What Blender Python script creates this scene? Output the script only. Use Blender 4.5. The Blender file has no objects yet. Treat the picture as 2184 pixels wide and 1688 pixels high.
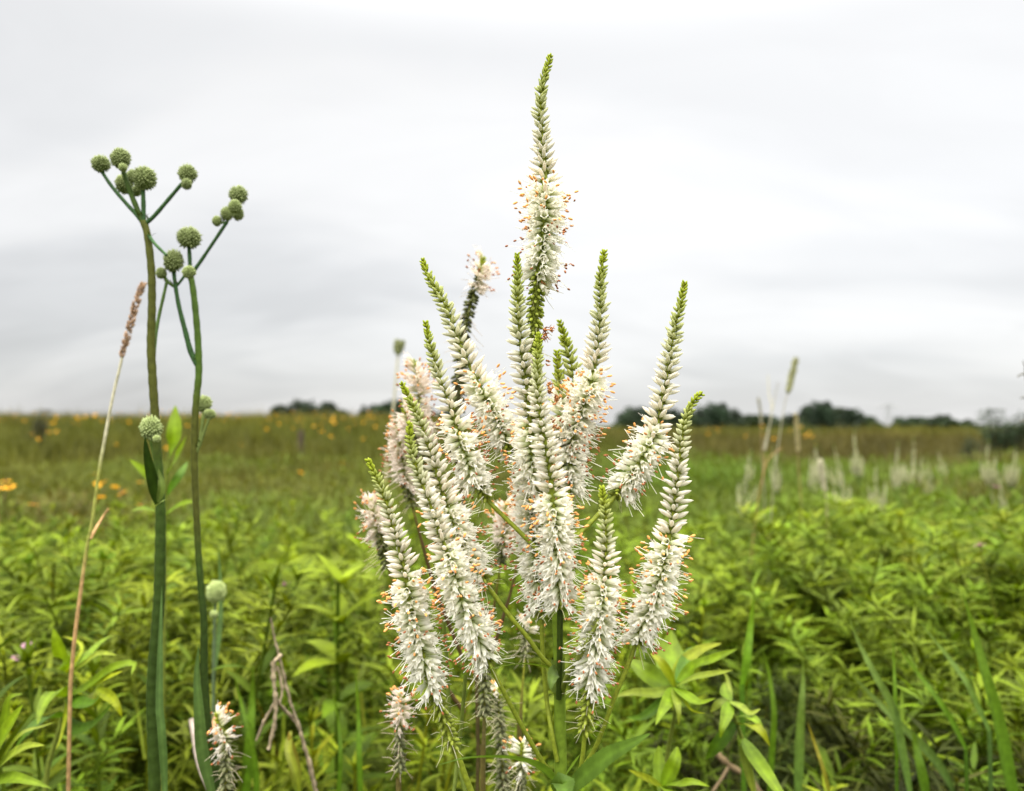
import bpy, math, random
import numpy as np
from mathutils import Vector

# ------------------------------------------------------------------ basics
scene = bpy.context.scene
COL = bpy.data.collections.new("prairie"); scene.collection.children.link(COL)
R = math.radians
CAM_Z = 1.25
FPX = 1698.7                      # focal length in pixels of a 2184 x 1688 frame (28 mm lens, 36 mm sensor)
PITCH = math.atan((905 - 844) / FPX)
CP, SP = math.cos(PITCH), math.sin(PITCH)
D0 = 0.45                         # distance of the sharp flower from the camera

def P(px, py, y):
    """a point of the place seen at pixel (px, py) and standing y metres away"""
    a = (px - 1092.0) / FPX; b = (844.0 - py) / FPX
    dy = CP - b * SP; dz = SP + b * CP
    t = y / dy
    return np.array((a * t, y, CAM_Z + dz * t))

def sm(a, b, x):
    t = np.clip((np.asarray(x, float) - a) / (b - a), 0, 1)
    return t * t * (3 - 2 * t)

def lin(r, g, b):
    f = lambda c: c / 12.92 if c <= .04045 else ((c + .055) / 1.055) ** 2.4
    return np.array((f(r / 255), f(g / 255), f(b / 255)))

def wob(x, y, s=1.0, k=0.0):
    """cheap smooth noise in about -1..1"""
    x = np.asarray(x, float) / s; y = np.asarray(y, float) / s
    return (np.sin(1.3 * x + 2.1 * y + k) + np.sin(2.7 * x - 1.9 * y + 1.7 * k + 1) + np.sin(-3.1 * x + 4.3 * y + 2.3 * k + 2) * .7
            + np.sin(5.9 * x + 3.7 * y + 3.1 * k + 4) * .5) / 3.2

def ground_z(x, y):
    x = np.asarray(x, float); y = np.asarray(y, float)
    wl = sm(4, -6, x + 0 * y)
    z = sm(5, 27, y) * (.42 + .47 * wl) + .05 * wob(x, y, 3.0) * sm(1, 4, y)
    z = z - sm(33, 130, y) * 3.4
    return z

# ------------------------------------------------------------------ mesh builder
class MB:
    def __init__(s):
        s.V, s.Q, s.T, s.C, s.QM, s.TM, s.n = [], [], [], [], [], [], 0
    def add(s, V, Q=None, T=None, C=(1, 1, 1), mi=0):
        V = np.asarray(V, float).reshape(-1, 3)
        C = np.asarray(C, float)
        if C.ndim == 1: C = np.tile(C, (len(V), 1))
        s.V.append(V); s.C.append(C)
        if Q is not None and len(Q):
            Q = np.asarray(Q, np.int64).reshape(-1, 4); s.Q.append(Q + s.n); s.QM.append(np.full(len(Q), mi))
        if T is not None and len(T):
            T = np.asarray(T, np.int64).reshape(-1, 3); s.T.append(T + s.n); s.TM.append(np.full(len(T), mi))
        s.n += len(V)
    def tube(s, pts, rad, n=6, C=(1, 1, 1), mi=0, cap=True):
        pts = np.asarray(pts, float); k = len(pts)
        rad = np.broadcast_to(np.asarray(rad, float), (k,))
        T = np.gradient(pts, axis=0); T /= np.linalg.norm(T, axis=1)[:, None] + 1e-12
        ref = np.array((.31, -.9, .3)); A = np.cross(T, ref); A /= np.linalg.norm(A, axis=1)[:, None] + 1e-9
        B = np.cross(T, A)
        th = np.arange(n) * 2 * np.pi / n
        V = pts[:, None] + rad[:, None, None] * (np.cos(th)[None, :, None] * A[:, None] + np.sin(th)[None, :, None] * B[:, None])
        C = np.asarray(C, float)
        if C.ndim == 2: C = np.repeat(C, n, axis=0)
        i, j = np.meshgrid(np.arange(k - 1), np.arange(n), indexing='ij'); j2 = (j + 1) % n
        Q = np.stack([i * n + j, i * n + j2, (i + 1) * n + j2, (i + 1) * n + j], -1)
        s.add(V, Q, None, C, mi)
    def inst(s, tpl, M, cb, ct, mi=0):
        """copies of a template; M (k,4,4), colours run from cb (k,3) to ct (k,3) along the template's own parameter"""
        V, Q, T, a = tpl; k = len(M)
        if k == 0: return
        M = np.asarray(M, float)
        W = np.einsum('kij,vj->kvi', M[:, :3, :3], V) + M[:, None, :3, 3]
        cb = np.broadcast_to(np.asarray(cb, float), (k, 3)); ct = np.broadcast_to(np.asarray(ct, float), (k, 3))
        C = cb[:, None] * (1 - a)[None, :, None] + ct[:, None] * a[None, :, None]
        off = (np.arange(k) * len(V))[:, None, None]
        s.add(W.reshape(-1, 3), (Q[None] + off).reshape(-1, 4) if len(Q) else None,
              (T[None] + off).reshape(-1, 3) if len(T) else None, C.reshape(-1, 3), mi)
    def build(s, name, mat, parent=None, origin=(0, 0, 0), smooth=True):
        me = bpy.data.meshes.new(name)
        V = np.concatenate(s.V) - np.asarray(origin, float); C = np.concatenate(s.C)
        Q = np.concatenate(s.Q) if s.Q else np.zeros((0, 4), np.int64)
        T = np.concatenate(s.T) if s.T else np.zeros((0, 3), np.int64)
        me.vertices.add(len(V)); me.vertices.foreach_set('co', V.ravel().astype(np.float32))
        loops = np.concatenate([Q.ravel(), T.ravel()]).astype(np.int32)
        me.loops.add(len(loops)); me.loops.foreach_set('vertex_index', loops)
        nq, nt = len(Q), len(T)
        me.polygons.add(nq + nt)
        st = np.concatenate([np.arange(nq) * 4, nq * 4 + np.arange(nt) * 3]).astype(np.int32)
        me.polygons.foreach_set('loop_start', st)
        mi = np.concatenate(([np.concatenate(s.QM)] if s.QM else []) + ([np.concatenate(s.TM)] if s.TM else [])).astype(np.int32)
        me.polygons.foreach_set('material_index', mi)
        me.polygons.foreach_set('use_smooth', np.full(nq + nt, smooth))
        at = me.attributes.new('Col', 'FLOAT_COLOR', 'POINT')
        at.data.foreach_set('color', np.concatenate([C, np.ones((len(C), 1))], 1).ravel().astype(np.float32))
        for m in (mat if isinstance(mat, (list, tuple)) else [mat]): me.materials.append(m)
        me.update(calc_edges=True); me.validate()
        o = bpy.data.objects.new(name, me); COL.objects.link(o)
        if parent is not None: o.parent = parent
        return o

def tag(o, label=None, cat=None, group=None, kind=None):
    if label: o['label'] = label
    if cat: o['category'] = cat
    if group: o['group'] = group
    if kind: o['kind'] = kind
    return o

def thing(name, loc, label, cat, group=None):
    o = bpy.data.objects.new(name, None); COL.objects.link(o)
    o.location = [float(v) for v in loc]; o.empty_display_size = .05
    return tag(o, label, cat, group)

def copy_tree(o):
    r = o.copy(); COL.objects.link(r)
    for ch in list(o.children):
        c = ch.copy(); COL.objects.link(c); c.parent = r
        for g in ch.children:
            d = g.copy(); COL.objects.link(d); d.parent = c
    return r

# ------------------------------------------------------------------ materials
def plant_mat(name, trans=.3, rough=.5, spec=.3, amp=.25, scale=120.0, objvar=0.0, tr_tint=(1.15, 1.1, .55), bump=0.0, gain=(1, 1, 1)):
    m = bpy.data.materials.new(name); m.use_nodes = True
    nt = m.node_tree; N = nt.nodes; L = nt.links; N.clear()
    out = N.new('ShaderNodeOutputMaterial')
    at = N.new('ShaderNodeAttribute'); at.attribute_name = 'Col'
    tc = N.new('ShaderNodeTexCoord'); no = N.new('ShaderNodeTexNoise'); no.inputs['Scale'].default_value = scale
    no.inputs['Detail'].default_value = 3
    L.new(tc.outputs['Object'], no.inputs['Vector'])
    mr = N.new('ShaderNodeMapRange'); mr.inputs['From Min'].default_value = .3; mr.inputs['From Max'].default_value = .7
    mr.inputs['To Min'].default_value = 1 - amp; mr.inputs['To Max'].default_value = 1 + amp
    L.new(no.outputs['Fac'], mr.inputs['Value'])
    mx = N.new('ShaderNodeMix'); mx.data_type = 'RGBA'; mx.blend_type = 'MULTIPLY'; mx.inputs['Factor'].default_value = 1
    L.new(at.outputs['Color'], mx.inputs[6]); L.new(mr.outputs['Result'], mx.inputs[7])
    gn = N.new('ShaderNodeMix'); gn.data_type = 'RGBA'; gn.blend_type = 'MULTIPLY'; gn.inputs['Factor'].default_value = 1
    L.new(mx.outputs[2], gn.inputs[6]); gn.inputs[7].default_value = (*gain, 1)
    c = gn.outputs[2]
    if objvar:
        oi = N.new('ShaderNodeObjectInfo'); hs = N.new('ShaderNodeHueSaturation')
        v = N.new('ShaderNodeMapRange'); v.inputs['To Min'].default_value = 1 - objvar; v.inputs['To Max'].default_value = 1 + objvar
        L.new(oi.outputs['Random'], v.inputs['Value']); L.new(v.outputs['Result'], hs.inputs['Value'])
        mu = N.new('ShaderNodeMath'); mu.operation = 'MULTIPLY'; mu.inputs[1].default_value = 7.31
        fr = N.new('ShaderNodeMath'); fr.operation = 'FRACT'
        L.new(oi.outputs['Random'], mu.inputs[0]); L.new(mu.outputs[0], fr.inputs[0])
        h = N.new('ShaderNodeMapRange'); h.inputs['To Min'].default_value = .478; h.inputs['To Max'].default_value = .515
        L.new(fr.outputs[0], h.inputs['Value']); L.new(h.outputs['Result'], hs.inputs['Hue'])
        L.new(c, hs.inputs['Color']); c = hs.outputs['Color']
    b = N.new('ShaderNodeBsdfPrincipled')
    b.inputs['Roughness'].default_value = rough
    b.inputs['Specular IOR Level'].default_value = spec
    L.new(c, b.inputs['Base Color'])
    if bump:
        bp = N.new('ShaderNodeBump'); bp.inputs['Strength'].default_value = bump; bp.inputs['Distance'].default_value = .0006
        L.new(no.outputs['Fac'], bp.inputs['Height']); L.new(bp.outputs['Normal'], b.inputs['Normal'])
    if trans:
        tr = N.new('ShaderNodeBsdfTranslucent')
        tm = N.new('ShaderNodeMix'); tm.data_type = 'RGBA'; tm.blend_type = 'MULTIPLY'; tm.inputs['Factor'].default_value = 1
        tm.inputs[7].default_value = (*tr_tint, 1); L.new(c, tm.inputs[6]); L.new(tm.outputs[2], tr.inputs['Color'])
        ms = N.new('ShaderNodeMixShader'); ms.inputs[0].default_value = trans
        L.new(b.outputs[0], ms.inputs[1]); L.new(tr.outputs[0], ms.inputs[2]); L.new(ms.outputs[0], out.inputs['Surface'])
    else:
        L.new(b.outputs[0], out.inputs['Surface'])
    return m

M_PETAL = plant_mat('white_petal', .48, .55, .2, .05, 400, tr_tint=(1, .99, .93))
M_CALYX = plant_mat('green_calyx', .15, .5, .25, .25, 500, gain=(.76, .72, .62))
M_STEM = plant_mat('green_stem', 0, .65, .15, .22, 260, bump=.25, gain=(.70, .66, .48))
M_ANTHER = plant_mat('anther', 0, .6, .2, .25, 700)
M_LEAF = plant_mat('leaf', .35, .5, .2, .22, 130, bump=.3, gain=(.72, .74, .34))
M_MEADOW = plant_mat('meadow_leaf', .24, .6, .12, .25, 60, objvar=.34, gain=(.63, .60, .16))
M_MASS = plant_mat('meadow_mass_leaf', .34, .7, .1, .22, 30, gain=(.62, .63, .40))
M_HEAD = plant_mat('thistle_head', .08, .65, .2, .2, 900)
M_DRY = plant_mat('dry_stalk', .1, .7, .15, .3, 180, tr_tint=(1, .9, .7))
M_WOOD = plant_mat('bark', 0, .85, .1, .4, 60, bump=.6)
M_TREE = plant_mat('tree_leaf', .22, .6, .2, .3, .8, objvar=.2, gain=(.65, .65, .74))
M_STEEL = plant_mat('galvanised_steel', 0, .5, .4, .1, 1)

def ground_mat():
    m = bpy.data.materials.new('soil'); m.use_nodes = True
    nt = m.node_tree; N = nt.nodes; L = nt.links; b = N['Principled BSDF']
    tc = N.new('ShaderNodeTexCoord'); no = N.new('ShaderNodeTexNoise'); no.inputs['Scale'].default_value = 3.0; no.inputs['Detail'].default_value = 9
    cr = N.new('ShaderNodeValToRGB')
    cr.color_ramp.elements[0].position = .35; cr.color_ramp.elements[0].color = (.018, .022, .008, 1)
    cr.color_ramp.elements[1].position = .7; cr.color_ramp.elements[1].color = (.07, .085, .028, 1)
    L.new(tc.outputs['Object'], no.inputs['Vector']); L.new(no.outputs['Fac'], cr.inputs['Fac']); L.new(cr.outputs['Color'], b.inputs['Base Color'])
    b.inputs['Roughness'].default_value = .95; b.inputs['Specular IOR Level'].default_value = .1
    return m

# ------------------------------------------------------------------ templates (V, Q, T, a)
def lathe(prof, n, avals=None):
    k = len(prof); th = np.arange(n) * 2 * np.pi / n
    V = np.array([[r * math.cos(t), r * math.sin(t), z] for z, r in prof for t in th])
    Q = np.array([[i * n + j, i * n + (j + 1) % n, (i + 1) * n + (j + 1) % n, (i + 1) * n + j] for i in range(k - 1) for j in range(n)])
    a = np.repeat(np.array([p[0] for p in prof] if avals is None else avals, float), n)
    return V, Q, np.zeros((0, 3), np.int64), a

T_BUD = lathe([(0, .2), (.18, .38), (.42, .5), (.66, .47), (.86, .28), (1, .04)], 7, [0, .25, .75, 1, 1, .9])
def tpl_calyx():
    V, T, a = [], [], []
    for j in range(5):
        t = j * 2 * np.pi / 5
        for dt, r, z, av in ((-.55, .3, 0, 0), (.55, .3, 0, 0), (0, .66, .46, 1)):
            V.append((r * math.cos(t + dt), r * math.sin(t + dt), z)); a.append(av)
        T.append((3 * j, 3 * j + 1, 3 * j + 2))
    b = len(V)
    for t in np.arange(5) * 2 * np.pi / 5:
        V.append((.34 * math.cos(t), .34 * math.sin(t), .02)); a.append(0.)
        V.append((.52 * math.cos(t), .52 * math.sin(t), .24)); a.append(.4)
    Q = [(b + 2 * j, b + 2 * ((j + 1) % 5), b + 2 * ((j + 1) % 5) + 1, b + 2 * j + 1) for j in range(5)]
    return np.array(V), np.array(Q), np.array(T), np.array(a)
T_CALYX = tpl_calyx()

def tpl_corolla(seed):
    g = random.Random(seed); n = 8
    prof = [(0, .2), (.25, .3), (.55, .36), (.78, .40)]
    V, Q, T, a = lathe(prof, n, [0, .35, .82, 1])
    V = list(map(tuple, V)); Q = list(map(tuple, Q)); a = list(a); T = []
    base = 3 * n
    for l in range(4):
        j0, j1, j2 = base + 2 * l, base + 2 * l + 1, base + (2 * l + 2) % n
        t = (2 * l + 1) * 2 * np.pi / n + g.uniform(-.12, .12)
        fl = g.uniform(.22, .6); zt = g.uniform(1.0, 1.16)
        def pt(r, dt, z):
            V.append((r * math.cos(t + dt), r * math.sin(t + dt), z)); a.append(1.0); return len(V) - 1
        m0 = pt(.38 + fl * .3, -.36, .8 + (zt - .8) * .55); m1 = pt(.36 + fl * .34, 0, .8 + (zt - .8) * .6 + .03); m2 = pt(.38 + fl * .3, .36, .8 + (zt - .8) * .55)
        tip = pt(.40 + fl * .55, 0, zt - g.uniform(0, .14))
        Q += [(j0, j1, m1, m0), (j1, j2, m2, m1)]; T += [(m0, m1, tip), (m1, m2, tip)]
    return np.array(V), np.array(Q), np.array(T), np.array(a)
T_COROLLA = [tpl_corolla(i) for i in range(6)]
T_ANTHER = lathe([(0, .12), (.2, .42), (.5, .5), (.8, .42), (1, .1)], 6)

def spiky_globe(n=170, spike=.16, seed=1):
    g = np.random.default_rng(seed)
    V, T, Q, a = [], [], [], []
    # core
    P0, Q0, _, _ = lathe([(-math.cos(t) * .93, max(.01, math.sin(t) * .93)) for t in np.linspace(0, math.pi, 9)], 12)
    V += list(map(tuple, P0)); a += [0.0] * len(P0); Q += list(map(tuple, Q0))
    for i in range(n):
        z = 1 - 2 * (i + .5) / n; r = math.sqrt(1 - z * z); t = i * 2.39996
        d = np.array((r * math.cos(t), r * math.sin(t), z)) + g.normal(0, .05, 3)
        e1 = np.cross(d, (.2, .5, .84)); e1 /= np.linalg.norm(e1); e2 = np.cross(d, e1)
        w = 1.75 / math.sqrt(n); b = len(V)
        for k in range(4):
            th = k * math.pi / 2
            V.append(tuple(d * .9 + w * (math.cos(th) * e1 + math.sin(th) * e2))); a.append(.15)
        for k in range(4):
            th = k * math.pi / 2
            V.append(tuple(d * 1.03 + w * .75 * (math.cos(th) * e1 + math.sin(th) * e2))); a.append(.8)
        V.append(tuple(d * (1.05 + spike * g.uniform(.3, 1.3)))); a.append(1.0)
        for k in range(4):
            Q.append((b + k, b + (k + 1) % 4, b + 4 + (k + 1) % 4, b + 4 + k)); T.append((b + 4 + k, b + 4 + (k + 1) % 4, b + 8))
    return np.array(V), np.array(Q), np.array(T), np.array(a)
T_GLOBES = [spiky_globe(n_, sp_, sd_) for n_, sp_, sd_ in ((210, .17, 1), (240, .14, 2), (180, .20, 3), (225, .16, 4))]

def frames(pos, z, size, width, spin=None):
    """(k,4,4) matrices: template z axis along z, length size, breadth width"""
    pos = np.asarray(pos, float); z = np.asarray(z, float); z = z / (np.linalg.norm(z, axis=1)[:, None] + 1e-12)
    ref = np.where(np.abs(z[:, 2:3]) > .95, np.array((1., 0, 0))[None], np.array((0, 0, 1.))[None])
    x = np.cross(ref, z); x /= np.linalg.norm(x, axis=1)[:, None] + 1e-12
    y = np.cross(z, x)
    if spin is not None:
        c, s = np.cos(spin)[:, None], np.sin(spin)[:, None]; x, y = x * c + y * s, y * c - x * s
    M = np.zeros((len(pos), 4, 4)); M[:, 3, 3] = 1
    M[:, :3, 0] = x * np.asarray(width)[:, None]; M[:, :3, 1] = y * np.asarray(width)[:, None]
    M[:, :3, 2] = z * np.asarray(size)[:, None]; M[:, :3, 3] = pos
    return M

def catmull(pts, step=2.0):
    """dense samples through control points"""
    p = np.asarray(pts, float); out = []
    q = np.vstack([2 * p[0] - p[1], p, 2 * p[-1] - p[-2]])
    for i in range(1, len(q) - 2):
        a, b, c, d = q[i - 1], q[i], q[i + 1], q[i + 2]
        k = max(2, int(np.linalg.norm((c - b)[:2]) / step))
        t = (np.arange(k) / k)[:, None]
        out.append(.5 * (2 * b + (c - a) * t + (2 * a - 5 * b + 4 * c - d) * t ** 2 + (3 * b - a - 3 * c + d) * t ** 3))
    out.append(p[-1:])
    return np.vstack(out)

def pxpath(pts, step=6.0):
    return np.array([P(*r) for r in catmull(pts, step)])

# ------------------------------------------------------------------ leaves
def leaves(mb, base, az, el, L, W, droop, nseg, col, fold=.22, prof='lance', roll=None, mi=0, tipcol=None):
    """many curved leaves at once; base (k,3); az, el, droop in radians"""
    base = np.asarray(base, float); k = len(base)
    if k == 0: return
    az, el, L, W, droop = (np.broadcast_to(np.asarray(v, float), (k,)) for v in (az, el, L, W, droop))
    t = np.linspace(0, 1, nseg + 1)
    e = el[:, None] - droop[:, None] * ((t[:-1] + t[1:]) / 2)[None] ** 1.2
    hx = np.concatenate([np.zeros((k, 1)), np.cumsum(np.cos(e), 1)], 1) / nseg * L[:, None]
    hz = np.concatenate([np.zeros((k, 1)), np.cumsum(np.sin(e), 1)], 1) / nseg * L[:, None]
    H = np.stack([np.cos(az), np.sin(az), 0 * az], -1); S = np.stack([-np.sin(az), np.cos(az), 0 * az], -1); Z = np.array((0, 0, 1.))
    cen = base[:, None] + hx[:, :, None] * H[:, None] + hz[:, :, None] * Z
    if prof == 'lance': w = np.sin(np.pi * np.clip(t * .93 + .05, 0, 1) ** .75) ** .9
    else: w = np.clip(1.08 - t ** 2.2, 0, 1) * np.clip(.55 + t * 2, 0, 1)
    w[-1] = .03
    wid = W[:, None] * w[None] / 2
    ee = np.concatenate([e, e[:, -1:]], 1)
    Nn = -np.sin(ee)[:, :, None] * H[:, None] + np.cos(ee)[:, :, None] * Z
    rl = np.zeros(k) if roll is None else np.broadcast_to(roll, (k,))
    Sd = S[:, None] * np.cos(rl)[:, None, None] + Nn * np.sin(rl)[:, None, None]
    Nd = Nn * np.cos(rl)[:, None, None] - S[:, None] * np.sin(rl)[:, None, None]
    lf = cen + wid[:, :, None] * (Sd + fold * Nd); rt = cen + wid[:, :, None] * (-Sd + fold * Nd)
    col = np.broadcast_to(np.asarray(col, float), (k, 3)); m = nseg + 1
    tc = col if tipcol is None else np.broadcast_to(np.asarray(tipcol, float), (k, 3))
    cc = col[:, None] * (1 - t)[None, :, None] + tc[:, None] * t[None, :, None]
    if fold:
        V = np.stack([lf, cen, rt], 2); n = 3
        C = np.stack([cc, cc * 1.22, cc], 2)
    else:
        V = np.stack([lf, rt], 2); n = 2; C = np.stack([cc, cc], 2)
    i, j = np.meshgrid(np.arange(nseg), np.arange(n - 1), indexing='ij')
    Q = np.stack([i * n + j, i * n + j + 1, (i + 1) * n + j + 1, (i + 1) * n + j], -1).reshape(-1, 4)
    off = (np.arange(k) * m * n)[:, None, None]
    mb.add(V.reshape(-1, 3), (Q[None] + off).reshape(-1, 4), None, C.reshape(-1, 3), mi)

def leaf_path(mb, pts, width, col, serr=0.0, fold=.25, up=(0, -.55, .83), prof='lance', nser=14, tipcol=None, vein=1.3):
    """one leaf along a path of (px, py, y) points, width in metres; its face turned towards 'up'"""
    p = pxpath(pts, 5.0)
    d = np.concatenate([[0], np.cumsum(np.linalg.norm(np.diff(p, axis=0), axis=1))]); d /= d[-1]
    n = 2 * nser if serr else 12
    t = np.linspace(0, 1, n + 1); c = np.stack([np.interp(t, d, p[:, k]) for k in range(3)], -1)
    T = np.gradient(c, axis=0); T /= np.linalg.norm(T, axis=1)[:, None]
    S = np.cross(T, np.asarray(up, float)); S /= np.linalg.norm(S, axis=1)[:, None] + 1e-9
    Nn = np.cross(S, T)
    if prof == 'lance': w = np.sin(np.pi * np.clip(t * .95 + .03, 0, 1) ** .8) ** .85
    else: w = np.clip(1.05 - t ** 2.5, 0, 1) * np.clip(.6 + t * 2, 0, 1)
    w = w * width / 2; w[-1] = width * .01
    ws = w * (1 + serr * (np.arange(n + 1) % 2)) if serr else w
    cols = []
    col = np.asarray(col, float); tcl = col if tipcol is None else np.asarray(tipcol, float)
    cc = col[None] * (1 - t)[:, None] + tcl[None] * t[:, None]
    rows, rc = [], []
    for s_, f in ((1, 1), (.5, .62), (0, 0), (-.5, .62), (-1, 1)):
        rows.append(c + S * (ws * s_ if abs(s_) == 1 else w * s_)[:, None] + Nn * (fold * w * f)[:, None])
        rc.append(cc * (vein if s_ == 0 else 1.0))
    V = np.stack(rows, 1); C = np.stack(rc, 1)
    i, j = np.meshgrid(np.arange(n), np.arange(4), indexing='ij')
    mb.add(V.reshape(-1, 3), np.stack([i * 5 + j, i * 5 + j + 1, (i + 1) * 5 + j + 1, (i + 1) * 5 + j], -1), None, C.reshape(-1, 3))

# ------------------------------------------------------------------ flower spikes
G_TIP = np.array((.36, .42, .035)); G_STEM = np.array((.27, .34, .035)); G_CAL = np.array((.27, .34, .045))
WHITE = np.array((.93, .915, .86)); BUDW = np.array((.79, .765, .69)); PINK = np.array((.80, .60, .56))
ORANGE = np.array((.74, .345, .105)); RUST = np.array((.27, .095, .035))

def spike(root, origin, pts, yo, ys, ye, seed, name='flower_spike', label=None, size=1.0, pink=0.0, budlen=230., stamens=1.0,
          style=1.0, rtip=1.6, rbase=5.0, stemcol=G_STEM, spent_col=None, open_n=7, density=1.0, greenbud=0.0, widen=1.0, ramp=1.0, stalkcol=None):
    """one flowering spike: pts from the tip down to where its stalk meets the stem; flowers open below row yo, are over below ys,
    and none sit below ye"""
    g = np.random.default_rng(seed)
    s2 = catmull(pts, 2.0)
    p3 = np.array([P(*r) for r in s2])
    ds = np.linalg.norm(np.diff(s2[:, :2], axis=0), axis=1); s = np.concatenate([[0], np.cumsum(ds)])
    yrow = np.maximum.accumulate(s2[:, 1])
    s_o, s_s, s_e = (float(np.interp(v, yrow, s)) for v in (yo, ys, ye))
    Tn = -np.gradient(p3, axis=0); Tn /= np.linalg.norm(Tn, axis=1)[:, None] + 1e-12      # towards the tip
    A = np.cross(Tn, (0.05, 1., .02)); A /= np.linalg.norm(A, axis=1)[:, None]; B = np.cross(Tn, A)
    unit = s2[:, 2] / FPX                                                                  # metres per pixel there
    axis = MB()
    rad = (rtip + (rbase - rtip) * sm(0, 420, s)) * unit * size
    ctip = G_TIP * 1.05
    ca = ctip[None] * (1 - sm(0, 260, s))[:, None] + np.asarray(stemcol)[None] * sm(0, 260, s)[:, None]
    if stalkcol is not None: q_ = sm(s_e - 45, s_e + 5, s)[:, None]; ca = ca * (1 - q_) + np.asarray(stalkcol)[None] * q_
    stp = np.unique(np.concatenate([np.arange(0, len(p3), 3), [len(p3) - 1]]))
    axis.tube(p3[stp], rad[stp], 7, ca[stp])
    # ---- collect the flowers whorl by whorl
    rows = []
    cur = 2.0; wh = 0; bias = g.uniform(0, 6.28); ph0 = g.uniform(0, 6.28)
    while cur < s_e:
        gr = float(np.clip(cur / budlen, 0, 1))
        n = 4 if cur < 40 else (5 if gr < .7 else (6 if cur < s_o else open_n))
        if cur > s_s: n = max(3, int(open_n - 2))
        n = max(3, int(round(n * density)))
        for j in range(n):
            phi = ph0 + j * 2 * math.pi / n + g.normal(0, .16)
            rows.append((cur + g.normal(0, 1.6), phi, gr))
        ph0 += 2.39996 * .5 + .4; wh += 1
        cur += (7.0 + 10.2 * gr ** .8) * size * (1.0 if cur < s_o else .74) * ramp
    rows = np.array(rows)
    sp = np.clip(rows[:, 0], 0, s_e); phi = rows[:, 1]; gr = np.clip(sp / budlen, 0, 1)
    f = lambda arr: np.stack([np.interp(sp, s, arr[:, k]) for k in range(3)], -1)
    c, t, a, b = f(p3), f(Tn), f(A), f(B); u = np.interp(sp, s, unit) * size; r0 = np.interp(sp, s, rad)
    out = a * np.cos(phi)[:, None] + b * np.sin(phi)[:, None]
    jit = g.normal(0, 9, len(sp)) + 16 * np.cos(phi - bias)
    opened = (sp + jit) > s_o; spent = (sp + jit * .8) > s_s
    prog = np.clip((sp - s_o) / max(30., s_s - s_o), 0, 1)
    ang = np.radians(34 + 32 * gr ** .7 + np.where(opened, 12 + 32 * prog, 0) + g.normal(0, 6, len(sp)))
    d = t * np.cos(ang)[:, None] + out * np.sin(ang)[:, None]
    d[:, 2] -= np.where(opened, .08 + .16 * prog, 0) * 1.0
    d /= np.linalg.norm(d, axis=1)[:, None]
    base = c + out * (r0 * .8)[:, None]
    Lb = (9.0 + 24 * gr ** .8) * u * g.uniform(.88, 1.12, len(sp)) * widen
    near = np.clip(1 - (s_o - sp) / 60., 0, 1) * (~opened)
    Lb = Lb * (1 + .22 * near)
    Wb = (5.0 + 4.6 * gr) * u * widen * g.uniform(.9, 1.1, len(sp))
    # calyx cups on everything
    cs = np.where(spent, .92, np.where(opened, .78, .92))
    Lc = np.minimum(Lb, 19 * u) * cs; Wc = np.where(opened & ~spent, 8.0 * u, Wb * 1.06)
    ccol = G_TIP[None] * (1 - gr[:, None]) + G_CAL[None] * gr[:, None]
    ccol = ccol * g.uniform(.85, 1.2, (len(sp), 1))
    if spent_col is not None: ccol = np.where(spent[:, None], np.asarray(spent_col)[None] * g.uniform(.7, 1.3, (len(sp), 1)), ccol)
    axis.inst(T_CALYX, frames(base, d, Lc, Wc, phi * 3), ccol * .85, ccol * 1.1)
    # green seed capsules where flowers are over
    k = spent
    axis.inst(T_BUD, frames(base[k], d[k], Lc[k] * .95, 8.2 * u[k], phi[k]), ccol[k] * .9, ccol[k] * 1.15)
    ax = axis.build(name, M_CALYX, root, origin)
    if label: ax['label'] = label
    # ---- buds
    k = ~opened
    if k.any():
        mb = MB(); kk = int(k.sum())
        ripe = np.clip((sp[k] - 22) / (135. + 110 * greenbud), 0, 1)[:, None]
        tipc = (BUDW * (1 - pink) + PINK * pink)[None] * g.uniform(.9, 1.08, (kk, 1))
        blush = near[k][:, None] * .5 + g.uniform(0, .25, (kk, 1))
        tipc = tipc * (1 - blush * np.array((.0, .06, .05)))
        wh_ = np.clip(near[k][:, None] * 1.0, 0, 1); tipc = tipc * (1 - .6 * wh_) + WHITE[None] * .6 * wh_ * np.array((1, .96, .94))
        gb = np.array((.46, .50, .20)); cb = G_TIP[None] * (1 - ripe) + (gb[None] * (.55 + .1 * ripe) + .3 * ripe * BUDW[None]) * ripe
        ct = (G_TIP * 1.15)[None] * (1 - ripe) + tipc * ripe
        mb.inst(T_BUD, frames(base[k], d[k], Lb[k], Wb[k], phi[k]), cb, ct)
        mb.build('bud_tip', M_PETAL, ax, (0, 0, 0) if False else origin)
    # ---- open flowers
    k = opened & ~spent
    if k.any():
        idx = np.nonzero(k)[0]
        mb = MB(); fr = MB()
        keep = g.uniform(0, 1, len(idx)) > .10 * prog[idx]
        idx = idx[keep]
        tw = WHITE * (1 - pink) + np.array((.85, .70, .66)) * pink
        var = g.integers(0, 6, len(idx))
        L1 = 33 * u * widen * g.uniform(.85, 1.15, len(sp)); W1 = 16 * u * widen * g.uniform(.85, 1.15, len(sp))
        dd = d + g.normal(0, .085, d.shape); dd /= np.linalg.norm(dd, axis=1)[:, None]
        for v in range(6):
            q = idx[var == v]
            if len(q) == 0: continue
            cr = (1 - .10 * prog[q])[:, None] * g.uniform(.95, 1.03, (len(q), 1))
            tt = tw[None] * cr * np.array((1, .995, .98))
            mb.inst(T_COROLLA[v], frames(base[q], dd[q], L1[q], W1[q], g.uniform(0, 6.28, len(q))), tt * np.array((.64, .75, .34)), tt)
        mb.build('bloom', M_PETAL, ax, origin)
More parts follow.
